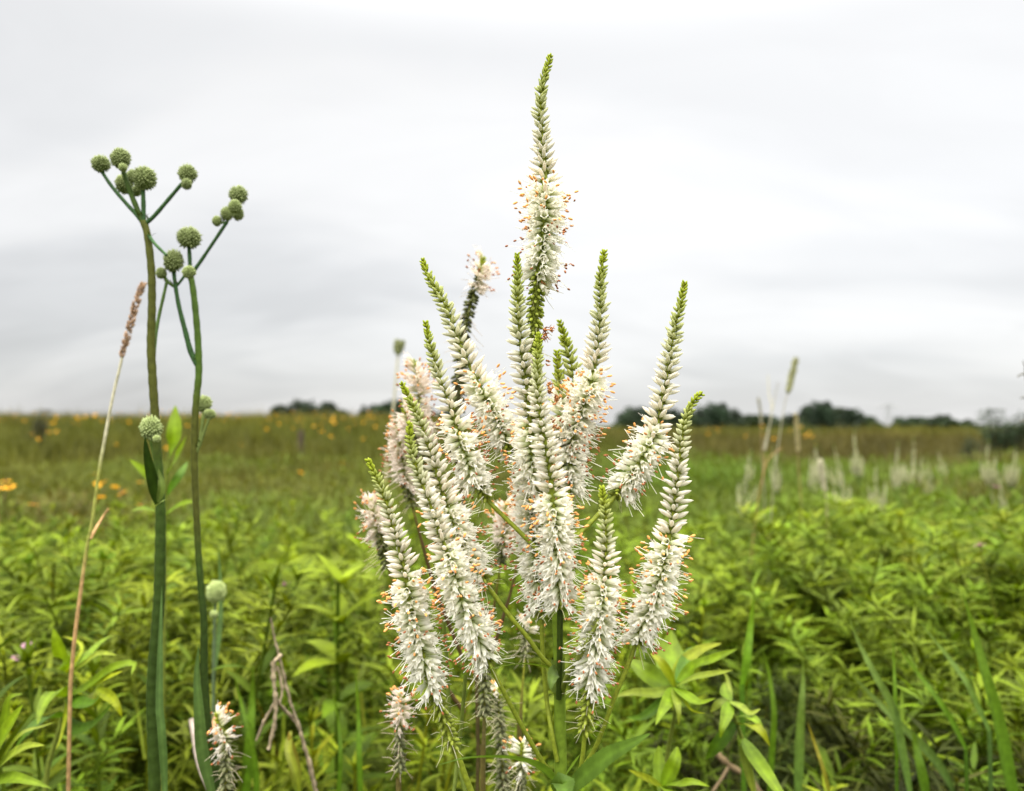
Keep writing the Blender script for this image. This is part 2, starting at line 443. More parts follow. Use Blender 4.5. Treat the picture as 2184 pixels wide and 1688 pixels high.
        # stamens
        if stamens and widen > 0:
            pos, dirs, an_c, us = [], [], [], []
            for q in idx:
                for e in range(2):
                    if g.uniform() > .9 * stamens: continue
                    dv = dd[q] + g.normal(0, .16, 3); dv /= np.linalg.norm(dv)
                    ln = L1[q] * g.uniform(1.3, 2.0) * (.75 + .25 * min(1, prog[q] * 4))
                    tip = base[q] + dv * ln + np.array((0, 0, g.uniform(-.12, .14) * ln))
                    mid = base[q] + dd[q] * ln * .5
                    fr.tube(np.array([base[q] + dd[q] * L1[q] * .3, mid, tip]), .7 * u[q], 3, tw * .98)
                    pv = prog[q] * 1.0 + g.normal(0, .14)
                    if g.uniform() < .30 + .5 * max(0, pv - .35): continue
                    av = tip - mid; av /= np.linalg.norm(av)
                    av = av + g.normal(0, .3, 3)
                    pos.append(tip - av * 4.5 * u[q]); dirs.append(av); us.append(u[q])
                    ra = np.clip((pv - .18) / .3, 0, 1)
                    an_c.append((ORANGE * (1 - pink * .45) * (1 - ra) + RUST * ra) * g.uniform(.85, 1.15))
                if g.uniform() < .5:                                   # style
                    dv = dd[q] + g.normal(0, .1, 3); ln = L1[q] * g.uniform(1.4, 1.8)
                    fr.tube(np.array([base[q] + dd[q] * L1[q] * .3, base[q] + dv * ln]), .5 * u[q], 3, tw * .9)
            if pos:
                us = np.array(us); an_c = np.array(an_c)
                fresh = np.clip((an_c[:, 0] - .3) / .5, 0, 1)
                fr.inst(T_ANTHER, frames(pos, dirs, (8.0 + 3.5 * fresh) * us, (4.4 + 1.0 * fresh) * us), an_c * .9, an_c * 1.05, 1)
            if fr.n: fr.build('stamen_fringe', [M_PETAL, M_ANTHER], ax, origin)
    # ---- long styles left on the spent part
    k = np.nonzero(spent)[0]
    if len(k) and style:
        th = MB()
        for q in k:
            if g.uniform() > style: continue
            dv = d[q] + g.normal(0, .22, 3) + np.array((0, 0, g.uniform(-.05, .3))); ln = u[q] * g.uniform(26, 52)
            th.tube(np.array([base[q] + d[q] * Lc[q] * .7, base[q] + dv * ln * .55, base[q] + dv * ln + np.array((0, 0, g.uniform(-.12, .1) * ln))]),
                    [.8 * u[q], .7 * u[q], .4 * u[q]], 3, (np.array((.62, .60, .40)) * g.uniform(.8, 1.1)) * (1 - pink) + pink * np.array((.5, .36, .33)))
        if th.n: th.build('dried_style', M_PETAL, ax, origin)
    return ax

def withered(mb, where, seed, n=7, r=9):
    """shrivelled rust-brown corolla and twisted filaments near a pixel"""
    g = np.random.default_rng(seed)
    px, py, y = where; u = y / FPX
    for i in range(n):
        a = P(px - r * .8, py + g.uniform(-r, r), y + g.normal(0, 3) * u)
        p = [a]
        for k in range(4): p.append(p[-1] + np.array((g.uniform(.1, .7), g.normal(0, .4), g.normal(0, .45))) * r * .7 * u)
        mb.tube(np.array(p), [1.6 * u, 2.2 * u, 1.6 * u, 1 * u, .5 * u], 4, np.array((.36, .15, .055)) * g.uniform(.7, 1.5))

def hero():
    base = (P(1196, 1690, D0)[0], D0, 0.0)
    root = thing('culvers_root', base, 'tall sharply focused white plant with a candelabra of many tapering flower spikes', 'wildflower')
    o = base
    D = D0
    # main stem from the ground to the root of the central spike
    st = MB()
    low = [np.array((base[0] - .004, D + .004, 0.)), np.array((base[0] - .002, D + .002, .5))]
    up = pxpath([(1197, 1850, D), (1196, 1690, D), (1195, 1560, D), (1192, 1420, D), (1186, 1300, D), (1172, 1180, D + .002), (1156, 1050, D + .002), (1144, 900, D + .002)], 8)
    pts = np.vstack([low, up]); u = D / FPX
    hh = pts[:, 2]
    st.tube(pts, np.interp(hh, [0, .95, 1.0, 1.06, 1.12, 1.27], [17 * u, 16 * u, 15 * u, 13.5 * u, 11.5 * u, 6 * u]), 10,
            np.outer(np.ones(len(pts)), (.18, .29, .035)))
    st.tube(pxpath([(1191, 1474, D - .002), (1191, 1440, D - .002), (1190, 1405, D - .002)], 8), [15 * u, 15.5 * u] + [14.5 * u] * (len(pxpath([(1191, 1474, D - .002), (1191, 1440, D - .002), (1190, 1405, D - .002)], 8)) - 2), 10, (.12, .19, .035))
    st.build('stem', M_STEM, root, o)

    sp = lambda *a, **k: spike(root, o, *a, **k)
    # central spike, green and bare below its flowers
    sp([(1173, 122, D), (1168, 142, D), (1160, 168, D), (1154, 205, D), (1153, 250, D), (1157, 310, D), (1161, 370, D), (1163, 430, D), (1160, 500, D), (1154, 560, D), (1145, 620, D),
        (1139, 690, D), (1137, 780, D), (1140, 880, D), (1148, 980, D), (1158, 1060, D)], 402, 592, 1010, 11, label='tallest central flower spike, already bare and green below its flowers',
       rbase=9, budlen=290, style=.55, open_n=8, greenbud=.3)
    for w_, sd, n_, r_ in (((1168, 712, D - .004), 3, 9, 12), ((1180, 700, D - .004), 5, 5, 8), ((1160, 722, D), 8, 5, 8), ((1170, 770, D - .003), 4, 4, 7), ((1176, 828, D - .002), 14, 7, 10),
                           ((1190, 850, D), 15, 6, 9), ((1160, 600, D - .005), 21, 3, 7), ((1185, 905, D), 22, 5, 8)):
        wi = MB(); withered(wi, w_, sd, n_, r_); wi.build('withered_flower', M_DRY, root, o)
    # A: high left
    sp([(902, 557, D + .03), (915, 592, D + .03), (935, 628, D + .03), (951, 655, D + .03), (970, 705, D + .03), (989, 755, D + .028), (1010, 798, D + .027), (1030, 838, D + .026), (1058, 890, D + .024),
        (1082, 945, D + .02), (1108, 1010, D + .016), (1140, 1090, D + .01), (1165, 1160, D + .003)], 818, 955, 985, 12, greenbud=.5)
    # B
    sp([(908, 689, D + .0), (914, 722, D), (922, 752, D), (934, 797, D), (950, 840, D), (964, 878, D), (978, 931, D), (995, 981, D), (1010, 1022, D), (1030, 1050, D), (1049, 1077, D), (1095, 1122, D), (1143, 1171, D), (1178, 1215, D + .003)],
       905, 1035, 1062, 13)
    # C
    sp([(858, 821, D - .018), (872, 850, D - .018), (886, 878, D - .018), (900, 910, D - .017), (918, 962, D - .016), (938, 1030, D - .015), (952, 1077, D - .014), (970, 1120, D - .013), (993, 1178, D - .012),
        (1015, 1214, D - .011), (1040, 1250, D - .01), (1085, 1312, D - .008), (1125, 1360, D - .006), (1155, 1401, D - .004), (1186, 1432, D - .002)], 1062, 1215, 1245, 14)
    # D
    sp([(873, 905, D - .034), (876, 940, D - .034), (880, 973, D - .034), (896, 1020, D - .033), (918, 1077, D - .032), (938, 1136, D - .031), (960, 1195, D - .03), (976, 1254, D - .029), (993, 1298, D - .028),
        (1015, 1350, D - .026), (1036, 1402, D - .024), (1080, 1487, D - .018), (1121, 1564, D - .011), (1160, 1630, D - .005), (1188, 1670, D - .001)], 1172, 1395, 1412, 15)
    # E: low left
    sp([(786, 983, D - .02), (795, 1003, D - .02), (806, 1025, D - .02), (825, 1077, D - .02), (842, 1136, D - .021), (860, 1205, D - .022), (873, 1277, D - .022), (885, 1342, D - .022), (902, 1401, D - .021),
        (918, 1455, D - .02), (936, 1501, D - .02), (950, 1542, D - .019), (963, 1583, D - .018), (980, 1622, D - .016), (1000, 1676, D - .014), (1050, 1790, D - .008), (1120, 1900, D - .003), (1190, 1980, D)],
       1232, 1470, 1592, 16, style=.8, rbase=6.5)
    # F: middle, left of the centre
    sp([(1103, 545, D - .012), (1104, 600, D - .012), (1104, 660, D - .012), (1109, 726, D - .011), (1117, 776, D - .010), (1124, 834, D - .009), (1129, 893, D - .008), (1132, 952, D - .006), (1138, 1015, D - .004),
        (1146, 1070, D - .003), (1164, 1130, D), (1178, 1200, D)], 908, 1035, 1062, 17, greenbud=.5)
    # G: front centre on a dark upright stalk
    sp([(1149, 714, D - .032), (1147, 761, D - .032), (1147, 834, D - .032), (1153, 893, D - .032), (1162, 940, D - .031), (1171, 990, D - .03), (1178, 1055, D - .029), (1184, 1116, D - .028), (1188, 1173, D - .027),
        (1192, 1226, D - .026), (1194, 1280, D - .024), (1194, 1340, D - .021), (1193, 1420, D - .014), (1192, 1490, D - .006)], 1058, 1290, 1292, 18, stalkcol=(.05, .085, .012), rbase=6.5, open_n=8, label='front centre flower spike on a straight dark stalk')
    # G2: behind the front spike
    sp([(1122, 905, D + .012), (1122, 960, D + .012), (1126, 1040, D + .012), (1134, 1120, D + .010), (1142, 1190, D + .009), (1148, 1250, D + .008), (1154, 1305, D + .007), (1158, 1400, D + .004), (1166, 1495, D + .002), (1178, 1570, D - .004), (1188, 1624, D - .004)],
       1010, 1285, 1312, 19, style=.9)
    # H: high right
    sp([(1289, 537, D + .03), (1284, 570, D + .03), (1281, 605, D + .03), (1280, 671, D + .03), (1274, 741, D + .029), (1266, 798, D + .028), (1252, 842, D + .027), (1236, 886, D + .026), (1222, 928, D + .025), (1217, 975, D + .022),
        (1214, 1030, D + .018), (1206, 1090, D + .01), (1196, 1160, D + .004)], 798, 1050, 1075, 20, greenbud=.5, open_n=8)
    # I: far right, its lower half curving in
    sp([(1460, 605, D + .02), (1456, 630, D + .02), (1450, 656, D + .02), (1440, 699, D + .02), (1432, 741, D + .02), (1424, 791, D + .02), (1414, 847, D + .019), (1404, 897, D + .018), (1387, 946, D + .017), (1365, 985, D + .016),
        (1338, 1024, D + .014), (1316, 1055, D + .013), (1256, 1119, D + .007), (1212, 1165, D + .003), (1186, 1205, D + .002)], 920, 1044, 1062, 21, greenbud=.4, widen=1.0)
    # J: right
    sp([(1494, 842, D - .008), (1484, 850, D - .008), (1473, 868, D - .008), (1460, 903, D - .008), (1452, 953, D - .008), (1446, 1006, D - .008), (1440, 1060, D - .008), (1432, 1125, D - .008), (1420, 1179, D - .009), (1407, 1236, D - .01), (1396, 1280, D - .01),
        (1376, 1324, D - .011), (1360, 1361, D - .012), (1335, 1430, D - .013), (1310, 1489, D - .013), (1269, 1596, D - .01), (1222, 1667, D - .006), (1204, 1710, D - .002)], 1158, 1366, 1372, 22)
    # K: low right
    sp([(1284, 1042, D - .03), (1286, 1062, D - .03), (1291, 1091, D - .03), (1292, 1148, D - .03), (1291, 1195, D - .03), (1287, 1242, D - .03), (1284, 1289, D - .03), (1275, 1351, D - .029), (1264, 1408, D - .028), (1259, 1461, D - .027),
        (1254, 1510, D - .026), (1248, 1555, D - .024), (1241, 1623, D - .02), (1228, 1690, D - .014), (1205, 1780, D - .004)], 1226, 1452, 1560, 23, budlen=170, style=.9)
    # small young green tips behind
    sp([(1194, 688, D + .05), (1203, 718, D + .05), (1212, 750, D + .05), (1221, 795, D + .048), (1226, 860, D + .044), (1222, 960, D + .03), (1205, 1080, D + .01), (1195, 1170, D + .004)], 840, 980, 1000, 24, greenbud=1.2, budlen=170)
    sp([(1188, 752, D + .045), (1190, 780, D + .045), (1192, 812, D + .045), (1195, 850, D + .04), (1196, 930, D + .03), (1192, 1060, D + .012), (1190, 1180, D + .004)], 870, 980, 1000, 25, greenbud=1.5, budlen=200)
    # thin extra stalks with hardly any flowers
    g = MB(); u = D / FPX
    for pp, r in (([(1278, 1322, D - .036), (1262, 1352, D - .035), (1238, 1395, D - .03), (1218, 1430, D - .022), (1204, 1458, D - .012), (1198, 1478, D - .004)], 7),):
        q = pxpath(pp, 6); g.tube(q, np.linspace(3.5, r, len(q)) * u, 7, (.235, .29, .06))
        rr = np.random.default_rng(5)
        for k in range(0, len(q) - 6):
            for e in range(2):
                a = rr.uniform(0, 6.28); dv = np.array((math.cos(a), math.sin(a), 0)) * 4.5 * u
                g.inst(T_BUD, frames([q[k] + dv], [dv + np.array((0, 0, 3 * u))], np.array([6 * u]), np.array([3.6 * u])), (.25, .31, .06), (.3, .36, .09))
    g.build('bud_stalk', M_CALYX, root, o)
    g = MB()
    for pp, r in (([(993, 1441, D + .03), (988, 1500, D + .03), (978, 1600, D + .028), (968, 1690, D + .02)], 4.5), ([(945, 1320, D + .025), (952, 1400, D + .025), (962, 1560, D + .02), (985, 1660, D + .015), (1010, 1760, D + .01)], 4.5)):
        q = pxpath(pp, 8); g.tube(q, r * u, 6, (.15, .21, .045))
    g.build('side_stalk', M_STEM, root, o)
    # leaves
    lg = np.array((.115, .20, .055)); ll = np.array((.125, .20, .035))
    def lf(pts, w, col, **k):
        m = MB(); leaf_path(m, pts, w * D / FPX, col, **k); m.build('leaf', M_LEAF, root, o)
    lf([(1184, 1668, D - .006), (1160, 1645, D - .02), (1120, 1626, D - .035), (1067, 1617, D - .05), (1000, 1618, D - .06), (933, 1633, D - .07)], 34, lg, serr=.12, nser=26, up=(.05, .45, .89), fold=.3)
    lf([(1206, 1694, D - .008), (1232, 1668, D - .02), (1262, 1642, D - .032), (1300, 1612, D - .044), (1345, 1588, D - .056), (1387, 1565, D - .064)], 37, lg, serr=.12, nser=26, up=(-.35, -.75, .55), fold=.22)
    lf([(1176, 1428, D - .014), (1150, 1421, D - .025), (1110, 1417, D - .035), (1060, 1424, D - .042), (1018, 1437, D - .048)], 15, ll, serr=.14, nser=18, up=(0, .35, .93))
    lf([(1206, 1446, D - .012), (1240, 1434, D - .025), (1280, 1428, D - .036), (1320, 1428, D - .04), (1362, 1432, D - .046)], 14, ll, serr=.14, nser=18, up=(0, .35, .93))
    lf([(1187, 1428, D - .018), (1181, 1436, D - .028), (1177, 1450, D - .034), (1174, 1472, D - .036)], 26, np.array((.10, .155, .055)), serr=.12, nser=7, up=(0, -.98, .2))
    lf([(1172, 1424, D - .004), (1145, 1411, D - .006), (1108, 1400, D - .008)], 8, ll, up=(0, .2, .97))
    lf([(1194, 1690, D - .02), (1200, 1672, D - .034), (1206, 1690, D - .05), (1215, 1720, D - .06)], 44, lg * .9, serr=.1, nser=10, up=(0, -.9, .4))
    lf([(1234, 1660, D - .008), (1246, 1640, D - .012), (1255, 1615, D - .014)], 10, ll * 1.3)
    lf([(1205, 1655, D - .01), (1222, 1632, D - .016), (1238, 1608, D - .02)], 9, ll * 1.3)
    for i, (z, n) in enumerate(((.80, 5), (.62, 5))):
        for k in range(n):
            m = MB(); a = k * 6.283 / n + i
            leaves(m, [(base[0], D, z)], a, .35, .11, .022, .9, 10, lg, fold=.2); m.build('leaf', M_LEAF, root, o)
    return root

# ------------------------------------------------------------------ the second, pinker plant behind, and small neighbours
def neighbours():
    Y = .66; base = (P(1000, 1500, Y)[0], Y, 0.0)
    root = thing('culvers_root', base, 'blurred pinkish flower spikes on fuzzy brown stems, partly hidden behind the sharp white plant', 'wildflower')
    brown = (.10, .065, .028); dg = (.055, .085, .025)
    kw = dict(pink=.5, size=.9, budlen=170, style=.9, stemcol=brown, spent_col=(.085, .10, .03), density=1.0, stamens=.9)
    st = MB(); u = Y / FPX
    q = pxpath([(962, 920, Y), (985, 1050, Y), (1005, 1200, Y), (1015, 1400, Y), (1020, 1600, Y)], 10)
    q = np.vstack([q, [(base[0], Y, .4), (base[0], Y, 0)]])
    st.tube(q, 4.5 * u, 8, (.08, .065, .03)); st.build('stem', M_STEM, root, base)
    S = lambda *a, **k: spike(root, base, *a, **{**kw, **k})
    S([(1031, 552, Y), (1026, 575, Y), (1016, 610, Y), (1001, 660, Y), (989, 718, Y), (982, 780, Y), (976, 850, Y), (966, 920, Y), (970, 980, Y)], 564, 606, 880, 31, rbase=13, label='tallest pinkish spike, bare and dark below a small flower tuft', stemcol=(.075, .075, .025), style=.5, widen=.8)
    S([(884, 772, Y), (888, 800, Y), (892, 840, Y), (897, 890, Y), (905, 940, Y), (925, 1020, Y), (950, 1120, Y), (985, 1260, Y)], 792, 935, 1050, 32, widen=.8)
    S([(860, 862, Y - .03), (866, 880, Y - .03), (872, 910, Y - .03), (880, 950, Y - .03), (895, 1010, Y - .02), (930, 1150, Y - .01), (985, 1330, Y)], 874, 930, 980, 33, widen=.8)
    S([(848, 914, Y - .02), (851, 940, Y - .02), (857, 984, Y - .02), (871, 1045, Y - .02), (890, 1120, Y - .02), (930, 1260, Y - .01), (985, 1400, Y)], 928, 1030, 1080, 34, widen=.8)
    S([(788, 1066, Y - .02), (794, 1085, Y - .02), (803, 1115, Y - .02), (812, 1150, Y - .02), (830, 1220, Y - .02), (880, 1360, Y - .01), (990, 1520, Y)], 1082, 1150, 1210, 35, widen=.8)
    S([(1076, 1076, Y - .02), (1078, 1100, Y - .02), (1076, 1130, Y - .02), (1072, 1170, Y - .02), (1062, 1240, Y - .01), (1040, 1380, Y)], 1090, 1165, 1200, 36, widen=.8)
    S([(1125, 1040, Y), (1123, 1070, Y), (1118, 1110, Y), (1110, 1160, Y), (1090, 1260, Y), (1040, 1420, Y)], 1056, 1120, 1140, 37, widen=.8)
    # small white spikes down between the stems: plants of their own
    def small(pts, yo, ys, ye, seed, label, y, pink=.25, **k):
        b = (P(pts[-1][0], pts[-1][1], y)[0], y, 0.)
        r = thing('culvers_root', b, label, 'wildflower')
        s = MB(); e = P(pts[-1][0], pts[-1][1], y); s.tube([e + np.array((0, 0, .02)), e * .5 + np.array(b) * .5, b], 6 * y / FPX, 6, (.13, .11, .04)); s.build('stem', M_STEM, r, b)
        spike(r, b, [(p[0], p[1], y) for p in pts], yo, ys, ye, seed, pink=pink, budlen=120, widen=.62, stemcol=(.15, .13, .05), spent_col=(.16, .18, .09), rbase=6, style=.9, **k)
    small([(856, 1478), (855, 1500), (853, 1530), (851, 1560), (853, 1600), (852, 1650), (850, 1720)], 1488, 1545, 1640, 41, 'small pale pink spike low at the left, under the leftmost sharp spike', .58, .55, size=.9)
    small([(1112, 1588), (1113, 1600), (1112, 1615), (1112, 1640), (1110, 1690), (1110, 1740)], 1592, 1622, 1700, 42, 'small white flower tuft low behind the two toothed leaves', .6, .1)
    small([(1028, 1325), (1030, 1345), (1032, 1370), (1034, 1400), (1034, 1460), (1032, 1560), (1030, 1650)], 1332, 1400, 1520, 43, 'blurred white spike just behind the tip of the lower left spike', .56, .1)
    small([(1126, 1325), (1124, 1345), (1122, 1370), (1118, 1420), (1112, 1500), (1108, 1600)], 1332, 1352, 1400, 44, 'brown fuzzy spent spike with a pale top, left of the main stem', .64, .3, open_n=6)
    small([(462, 1522), (466, 1540), (475, 1560), (480, 1578), (484, 1620), (480, 1690), (478, 1740)], 1530, 1582, 1680, 45, 'small white flower tuft at the foot of the second globe thistle stem', .62, .3, size=1.0)
    small([(1062, 1470), (1062, 1490), (1064, 1520), (1068, 1570), (1072, 1640), (1076, 1720)], 1474, 1484, 1690, 46, 'brown fuzzy spent spike right of the lower left toothed leaf', .62, .3, open_n=7)

# ------------------------------------------------------------------ rattlesnake master
def globe_plants():
    Y = .62; u = Y / FPX
    HG1 = np.array((.13, .165, .05)); HG2 = np.array((.25, .295, .12))
    dk = np.array((.042, .082, .014)); br = np.array((.085, .098, .020)); teal = np.array((.040, .105, .040))
    hg = np.random.default_rng(44)
    def head(root, o, px, py, r, y=Y, sq=1.0, pale=0.0, calyx=True):
        m = MB(); c = P(px, py, y); k = r * y / FPX * .92; sq = sq * hg.uniform(.9, 1.22)
        M = np.zeros((1, 4, 4)); M[0, 3, 3] = 1; t1, t2 = hg.normal(0, .22, 2); M[0, :3, :3] = np.array(((1, 0, t1), (0, 1, t2), (-t1, -t2, sq))) * k; M[0, :3, 3] = c
        m.inst(T_GLOBES[int(hg.integers(0, 4))], M, HG1 * (1 + pale * .9), HG2 * (1 + pale * .7))
        if calyx:
            aa = np.arange(7) * 6.283 / 7
            leaves(m, np.repeat([c - np.array((0, 0, k * sq * .85))], 7, 0), aa, .25, k * 1.1, k * .22, .2, 3, (.16, .24, .07), fold=0)
        m.build('flower_head', M_HEAD, root, o)
    def stalk(root, o, pts, r, c, name='branch', y=Y, mat=M_STEM, foot=None):
        m = MB(); q = pxpath([(p[0], p[1], p[2] if len(p) > 2 else y) for p in pts], 8)
        if foot is not None: q = np.vstack([q, [foot]])
        rr = np.interp(np.linspace(0, 1, len(q)), np.linspace(0, 1, len(r)), r) * u * .92 if hasattr(r, '__len__') else r * u
        c = np.asarray(c)
        if c.ndim == 2:
            tt = np.linspace(0, 1, len(c)); c = np.stack([np.interp(np.linspace(0, 1, len(q)), tt, c[:, k]) for k in range(3)], -1)
        m.tube(q, rr * (1 + .05 * np.sin(np.arange(len(q)) * 1.7)), 10, c)
        if name == 'branch' and len(q) > 4:                             # little pointed bracts where the branch leaves the stem
            for k_, a_ in ((1, .4), (1, 2.9), (1, 4.6)): leaves(m, q[k_:k_ + 1], a_, .9, 17 * u, 4.5 * u, .5, 3, np.array((.13, .18, .05)), fold=.2)
        m.build(name, mat, root, o)
    # taller left stalk
    b1 = (P(332, 1690, Y)[0], Y, 0.)
    r1 = thing('rattlesnake_master', b1, 'taller left green stalk topped by several greenish prickly flower globes', 'wildflower', 'prickly globe plants')
    stalk(r1, b1, [(306, 472), (315, 505), (323, 580), (324, 653), (322, 734), (325, 800), (329, 861), (335, 960), (342, 1077), (341, 1227), (337, 1312), (328, 1421), (325, 1503), (330, 1688), (331, 1850)],
          [8, 8.5, 9, 9.5, 9.5, 10, 10.5, 12, 12.5, 13, 13, 13, 13, 13, 12], np.array([br * 1.2, br, br, br, br * .9, dk * 1.4, dk, dk * .9, dk * .8, dk * .8, dk * .8, dk * .9, dk, dk]), 'stem', foot=b1)
    for pts, r, c in (([(304, 474), (288, 455), (268, 433), (240, 400), (218, 368)], [5, 4.5, 4], teal), ([(304, 474), (290, 440), (276, 405), (262, 362)], [6.5, 6, 5], dk * 1.2),
                      ([(306, 474), (306, 440), (305, 405)], [5.5, 4.8], teal), ([(312, 476), (330, 460), (360, 425), (388, 392)], [5, 4.2], teal),
                      ([(300, 470), (286, 435), (272, 402)], [4, 3.5], dk * 1.2, ), ([(316, 500, Y), (330, 520, Y - .01), (355, 545, Y - .014)], [4, 3.4], teal * 1.2)):
        stalk(r1, b1, pts, r, c)
    for h in ((215, 350, 19), (257, 338, 20, Y - .01, 1.12), (262, 358, 9, Y - .03, 1, .5), (308, 381, 24), (265, 393, 18, Y + .02), (283, 376, 13, Y + .02), (291, 408, 10, Y + .01, 1, .4), (400, 371, 19), (398, 393, 11, Y - .01), (376, 588, 0)):
        if h[2]: head(r1, b1, *h)
    stalk(r1, b1, [(337, 1075), (336, 1010), (322, 940)], [5, 4], dk * 1.5)
    head(r1, b1, 322, 914, 22, Y - .02, 1.0, .3); head(r1, b1, 334, 936, 8, Y - .035, 1.0, .7)
    m = MB(); leaf_path(m, [(338, 1075, Y - .012), (325, 1020, Y - .022), (314, 970, Y - .03), (309, 930, Y - .034)], 24 * u, (.022, .045, .012), up=(.2, -.9, .2), prof='blade'); m.build('sheath_leaf', M_LEAF, r1, b1)
    m = MB(); leaf_path(m, [(337, 1072, Y - .016), (345, 1040, Y - .02), (338, 1000, Y - .02)], 15 * u, (.15, .21, .10), up=(.3, -.9, .2)); leaf_path(m, [(332, 1080, Y - .018), (343, 1072, Y - .025), (354, 1066, Y - .027)], 12 * u, (.2, .26, .14)); m.build('sheath_leaf', M_LEAF, r1, b1)
    # right stalk
    Y2 = .64
    b2 = (P(463, 1690, Y2)[0], Y2, 0.)
    r2 = thing('rattlesnake_master', b2, 'thinner right green stalk whose branches end in prickly globes and a lone upright globe', 'wildflower', 'prickly globe plants')
    S2 = lambda pts, r, c, name='branch', **k: stalk(r2, b2, pts, r, c, name, Y2, **k)
    S2([(403, 585), (409, 600), (416, 653), (422, 724), (424, 794), (419, 850), (416, 900), (415, 994), (422, 1160), (429, 1260), (435, 1327), (436, 1448), (446, 1571), (462, 1666), (480, 1790)],
       [7, 7.5, 8, 8, 8, 7.5, 7.5, 7.5, 8, 9, 9, 10, 11, 12], np.array([dk * 1.6, dk * 1.6, dk * 1.7, br, br, br * .9, dk, dk * .8, dk * .7, dk * .7, dk * .7, dk * .8, teal * .7]), 'stem', foot=b2)
    S2([(405, 590), (405, 560), (403, 525)], [5, 4.5], teal); S2([(408, 585), (425, 562), (450, 525), (484, 474)], [5, 4, 4.5], teal * .9)
    S2([(422, 780), (407, 751), (395, 706), (382, 655), (374, 609), (370, 575)], [7, 6, 5, 4.5], teal)
    S2([(374, 612), (383, 603), (394, 588)], [3.6, 3.2], teal); S2([(374, 612), (362, 606), (350, 588)], [3.6, 3], dk * 2)
    stalk(r1, b1, [(357, 596, Y + .015), (347, 640, Y + .015), (338, 680, Y + .014), (331, 725, Y + .011), (326, 790, Y + .004)], [3.6, 4, 4.4], (.10, .18, .06))
    S2([(484, 474), (490, 462), (508, 425)], [3.5, 3], dk * 2); S2([(486, 474), (472, 476), (464, 472)], [2.6, 2.2], dk * 2.4)
    for h in ((403, 508, 24), (370, 557, 20), (344, 583, 11, Y2, 1, .3), (403, 581, 14, Y2 - .03, .8, .4), (508, 416, 19), (501, 441, 13, Y2 - .02, 1, .2), (484, 456, 13, Y2, 1, .15), (508, 457, 11, Y2 + .01, 1, .2), (463, 472, 10, Y2, 1, .4),
              (433, 862, 18, Y2 + .03, 1, .3), (447, 884, 13, Y2 + .02, .9, .35)):
        head(r2, b2, *(h if len(h) > 3 else (*h, Y2)))
    S2([(420, 965), (428, 930), (434, 880)], [4, 3.4], (.16, .22, .08)); S2([(424, 955), (436, 920), (446, 892)], [3.6, 3], (.16, .22, .08))
    m = MB(); leaf_path(m, [(452, 1690, Y2 - .02), (432, 1600, Y2 - .025), (424, 1500, Y2 - .03), (420, 1440, Y2 - .03), (424, 1375, Y2 - .03)], 26 * u, (.085, .145, .085), up=(.1, -1, .1), prof='blade'); m.build('leaf', M_LEAF, r2, b2)
    m = MB(); leaf_path(m, [(352, 1700, Y - .02), (350, 1640, Y - .02), (345, 1560, Y - .022), (340, 1490, Y - .02), (345, 1250, Y - .01)], 16 * u, (.085, .15, .085), up=(.3, -1, .1), prof='blade'); m.build('leaf', M_LEAF, r1, b1)
    # small bluish stalk with a pale globe between grasses
    Y3 = .9; u3 = Y3 / FPX; b3 = (P(462, 1500, Y3)[0], Y3, 0.)
    r3 = thing('rattlesnake_master', b3, 'short bluish stalk with one pale globe low beside the right globe stalk', 'wildflower', 'prickly globe plants')
    stalk(r3, b3, [(461, 1275, Y3), (458, 1320, Y3), (456, 1400, Y3), (455, 1500, Y3)], [5, 6], (.11, .17, .11), 'stem', foot=b3)
    head(r3, b3, 461, 1262, 19, Y3, 1, .8); head(r3, b3, 456, 1310, 8, Y3 - .02, .8, .8)
    m = MB(); leaf_path(m, [(456, 1440, Y3 + .01), (470, 1330, Y3 + .02), (470, 1240, Y3 + .03), (466, 1160, Y3 + .03)], 12 * u3, (.10, .17, .11), up=(0, -1, .1), prof='blade'); m.build('leaf', M_LEAF, r3, b3)

# ------------------------------------------------------------------ single grass stalks and dry things
def seed_head(mb, path, r, col, seed, n=160, fuzz=1.0):
    g = np.random.default_rng(seed); path = np.asarray(path); k = len(path)
    t = g.uniform(0, 1, n); x = np.stack([np.interp(t, np.linspace(0, 1, k), path[:, j]) for j in range(3)], -1)
    ax = path[0] - path[-1]; ax /= np.linalg.norm(ax)
    d = g.normal(0, 1, (n, 3)); d -= (d @ ax)[:, None] * ax; d /= np.linalg.norm(d, axis=1)[:, None]
    prof = np.sin(np.pi * np.clip(.06 + .9 * t, 0, 1)) ** .5
    dd = d * .7 + ax * .8
    c = np.asarray(col)[None] * g.uniform(.65, 1.35, (n, 1))
    mb.inst(T_BUD, frames(x + d * (r * .35 * prof)[:, None], dd, r * 1.3 * g.uniform(.8, 1.3, n) * fuzz, np.full(n, r * .55)), c * .8, c * 1.1)

